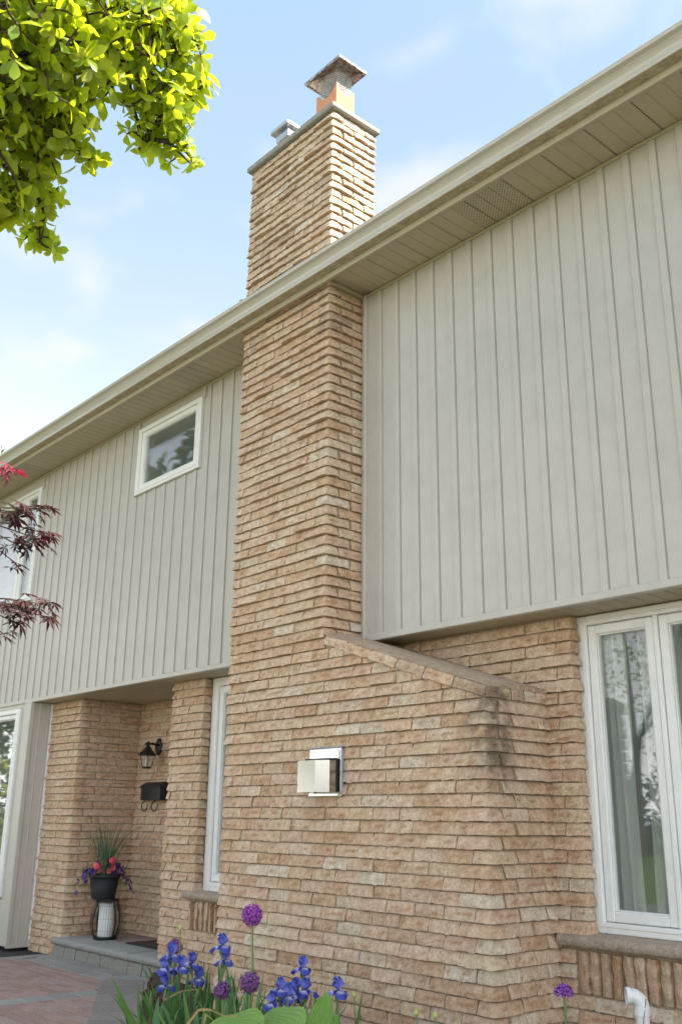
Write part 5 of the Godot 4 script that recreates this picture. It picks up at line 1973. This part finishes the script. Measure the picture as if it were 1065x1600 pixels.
	var groups := [[-0.627, 2.702, 2.436, 0.060, 9, 2], [-0.739, 2.570, 2.318, 0.092, 15, 0], [-0.699, 2.593, 2.241, 0.067, 9, 0], [-0.735, 2.465, 2.231, 0.104, 17, 0], [-0.774, 2.430, 2.301, 0.077, 10, 0], [-0.705, 2.485, 2.176, 0.049, 6, 1], [-0.790, 2.346, 2.284, 0.043, 4, 1], [-0.825, 2.163, 2.262, 0.092, 15, 0], [-0.795, 2.141, 2.182, 0.080, 12, 0], [-0.763, 2.174, 2.124, 0.049, 7, 0], [-0.759, 2.114, 2.088, 0.037, 4, 1], [-0.856, 2.034, 2.278, 0.043, 4, 1], [-0.825, 2.081, 2.222, 0.043, 4, 1], [-0.95, 2.60, 2.52, 0.12, 10, 0], [-0.98, 2.15, 2.48, 0.12, 10, 0]]
	var hubs := [Vector3(-1.05, 2.72, 2.58), Vector3(-1.05, 2.58, 2.56), Vector3(-1.08, 2.20, 2.50)]
	for h in hubs:
		put("limb", tube_mesh([Vector3(0.2, 2.0, -0.1), (Vector3(0.2, 2.0, -0.1) + h - o) / 2.0 + Vector3(0, 0.05, 0), h - o], 0.022, 0.008, 7), mats.bark, t)
	for g in groups:
		var mid := Vector3(g[0], g[1], g[2])
		var rad: float = g[3]
		var h: Vector3 = hubs[0] if mid.y > 2.65 else (hubs[1] if mid.y > 2.3 else hubs[2])
		var st := new_st()
		tube(st, [h - o, h.lerp(mid, 0.6) + Vector3(0, 0.015, 0) - o, mid - o], 0.005, 0.0022, 5)
		for i in int(g[4]):
			var d := rand_dir()
			d.y *= 0.75
			var p := mid + d * rad * pow(rng.randf(), 0.5)
			tube(st, [mid.lerp(p, 0.1) - o, p - o], 0.0022, 0.0014, 4, false)
			var fw := Vector3(d.x, 0.0, d.z) * 0.8 + Vector3(0.75, -0.45, -0.35) + rand_dir() * 0.45
			var m: int = g[5] if rng.randf() < 0.88 else (1 if g[5] == 0 else 2)
			put("leaf", ml[rng.randi() % 4], mats.maple[m], t, aim(p - o, fw, Vector3.UP + rand_dir() * 0.4, rng.randf_range(0.8, 1.15)))
		put("branch", done(st), mats.bark, t)
	# trees across the road, which the windows mirror, and one beyond the far end of the house
	var spots := [[Vector3(-12.0, 0, 22.0), 9.5, 3.4, 0.22], [Vector3(-17.5, 0, 28.0), 12.0, 4.2, 0.25], [Vector3(-5.0, 0, 27.0), 10.0, 3.6, 0.4], [Vector3(4.0, 0, 26.0), 9.0, 3.4, 0.6], [Vector3(13.0, 0, 28.0), 10.0, 3.8, 0.6], [Vector3(-31.0, 0, 19.0), 10.0, 4.6, 2.6], [Vector3(-30.0, 0, 8.5), 8.0, 4.0, 2.8], [Vector3(-42.0, 0, 26.0), 13.0, 5.5, 2.0], [Vector3(-10.8, 0, 4.0), 10.4, 3.0, 2.8]]
	var words := ["slender airy tree across the driveway, branches mirrored high in the picture window", "tall airy tree far behind the slender one, mirrored in the picture window", "loose-crowned tree beyond the lawn, facing the chimney", "rounded tree beyond the lawn, facing the picture window", "broad tree at the far corner of the lawn, opposite the entrance bay's other side", "dense green tree mirrored in the bay window beside the entrance", "dense green tree nearest the far end of the house front", "tallest dense tree at the back of the lawn, beyond the bay window's view", "young dense tree on the front lawn, mirrored in the small upper window"]
	for i in spots.size():
		var s: Array = spots[i]
		garden_tree(s[0], s[1], s[2], s[3], words[i])
	garden_tree(Vector3(-17.7, 0, -4.4), 9.5, 1.9, 4.2, "green treetop just showing above the gutter at the far end")
	hedge()

func garden_tree(at: Vector3, height: float, rad: float, dense: float, label: String) -> void:
	var t := base("garden_tree", at)
	tag(t, label, "tree", "leafy trees across the lawn")
	put("trunk", tube_mesh([Vector3(0, -0.1, 0), Vector3(0.1, height * 0.3, 0.05), Vector3(0, height * 0.75, 0)], 0.22, 0.06, 9), mats.bark, t)
	var n := int(1500.0 * dense * rad * rad / 9.0)
	var mm := MultiMesh.new()
	mm.transform_format = MultiMesh.TRANSFORM_3D
	mm.use_colors = true
	mm.mesh = leaf_mesh(0.26, 0.17, 0.2, 0.3, 0.5) if dense < 4.0 else leaf_mesh(0.11, 0.07, 0.2, 0.3, 0.5)
	if dense < 0.5:
		n *= 4
		mm.mesh = leaf_mesh(0.13, 0.08, 0.2, 0.3, 0.5)
	mm.instance_count = n
	var lobes := []
	for i in 14:
		var d := rand_dir()
		lobes.append([Vector3(d.x * rad * 0.66, height - rad * 1.0 + d.y * rad * 0.72, d.z * rad * 0.66), rad * rng.randf_range(0.28, 0.5)])
	for i in n:
		var l: Array = lobes[rng.randi() % 14]
		var d := rand_dir()
		var p: Vector3 = l[0] + d * float(l[1]) * pow(rng.randf(), 0.4)
		mm.set_instance_transform(i, aim(p, d + rand_dir() * 0.8, Vector3.UP + rand_dir() * 0.6, rng.randf_range(0.7, 1.3)))
		var v := rng.randf_range(0.7, 1.5)
		mm.set_instance_color(i, Color(v * rng.randf_range(0.9, 1.5), v, v * 0.8))
	var o := MultiMeshInstance3D.new()
	o.multimesh = mm
	o.material_override = mats.tree_leaf
	o.name = "crown"
	o.set_meta("kind", "stuff")
	t.add_child(o, true)

func hedge() -> void:
	var mm := MultiMesh.new()
	mm.transform_format = MultiMesh.TRANSFORM_3D
	mm.use_colors = true
	mm.mesh = leaf_mesh(0.22, 0.15, 0.2, 0.3, 0.5)
	mm.instance_count = 16000
	for i in 16000:
		var x := rng.randf_range(-26, 26)
		var p := Vector3(x, rng.randf() * (3.0 + 1.2 * wob.get_noise_1d(x * 3.0)), 30.5 + rng.randf_range(-0.7, 0.7))
		mm.set_instance_transform(i, aim(p, rand_dir(), Vector3.UP + rand_dir() * 0.6, rng.randf_range(0.8, 1.6)))
		var v := rng.randf_range(0.4, 0.9)
		mm.set_instance_color(i, Color(v, v, v))
	var o := MultiMeshInstance3D.new()
	o.multimesh = mm
	o.material_override = mats.tree_leaf
	o.name = "hedge_foliage"
	o.set_meta("kind", "stuff")
	o.set_meta("label", "dark green hedge along the far side of the lawn")
	add_child(o, true)

func _ready() -> void:
	rng.seed = 4711
	wob.seed = 5
	wob.frequency = 0.11
	wob.noise_type = FastNoiseLite.TYPE_SIMPLEX_SMOOTH
	wob.fractal_octaves = 3
	set_view()
	make_materials()
	build_ground()
	house = base("house")
	tag(house, "two-storey house with tan split-brick chimney, beige vertical siding and long gutter", "house")
	build_chimney()
	build_brick_walls()
	build_siding()
	build_eaves()
	build_overhang()
	build_windows()
	build_bay()
	build_entrance()
	build_fittings()
	build_planter()
	build_flowers()
	build_trees()
	tidy(self)

func tidy(n: Node) -> void:
	if n.has_meta("names_used"):
		n.remove_meta("names_used")
	for c in n.get_children():
		tidy(c)
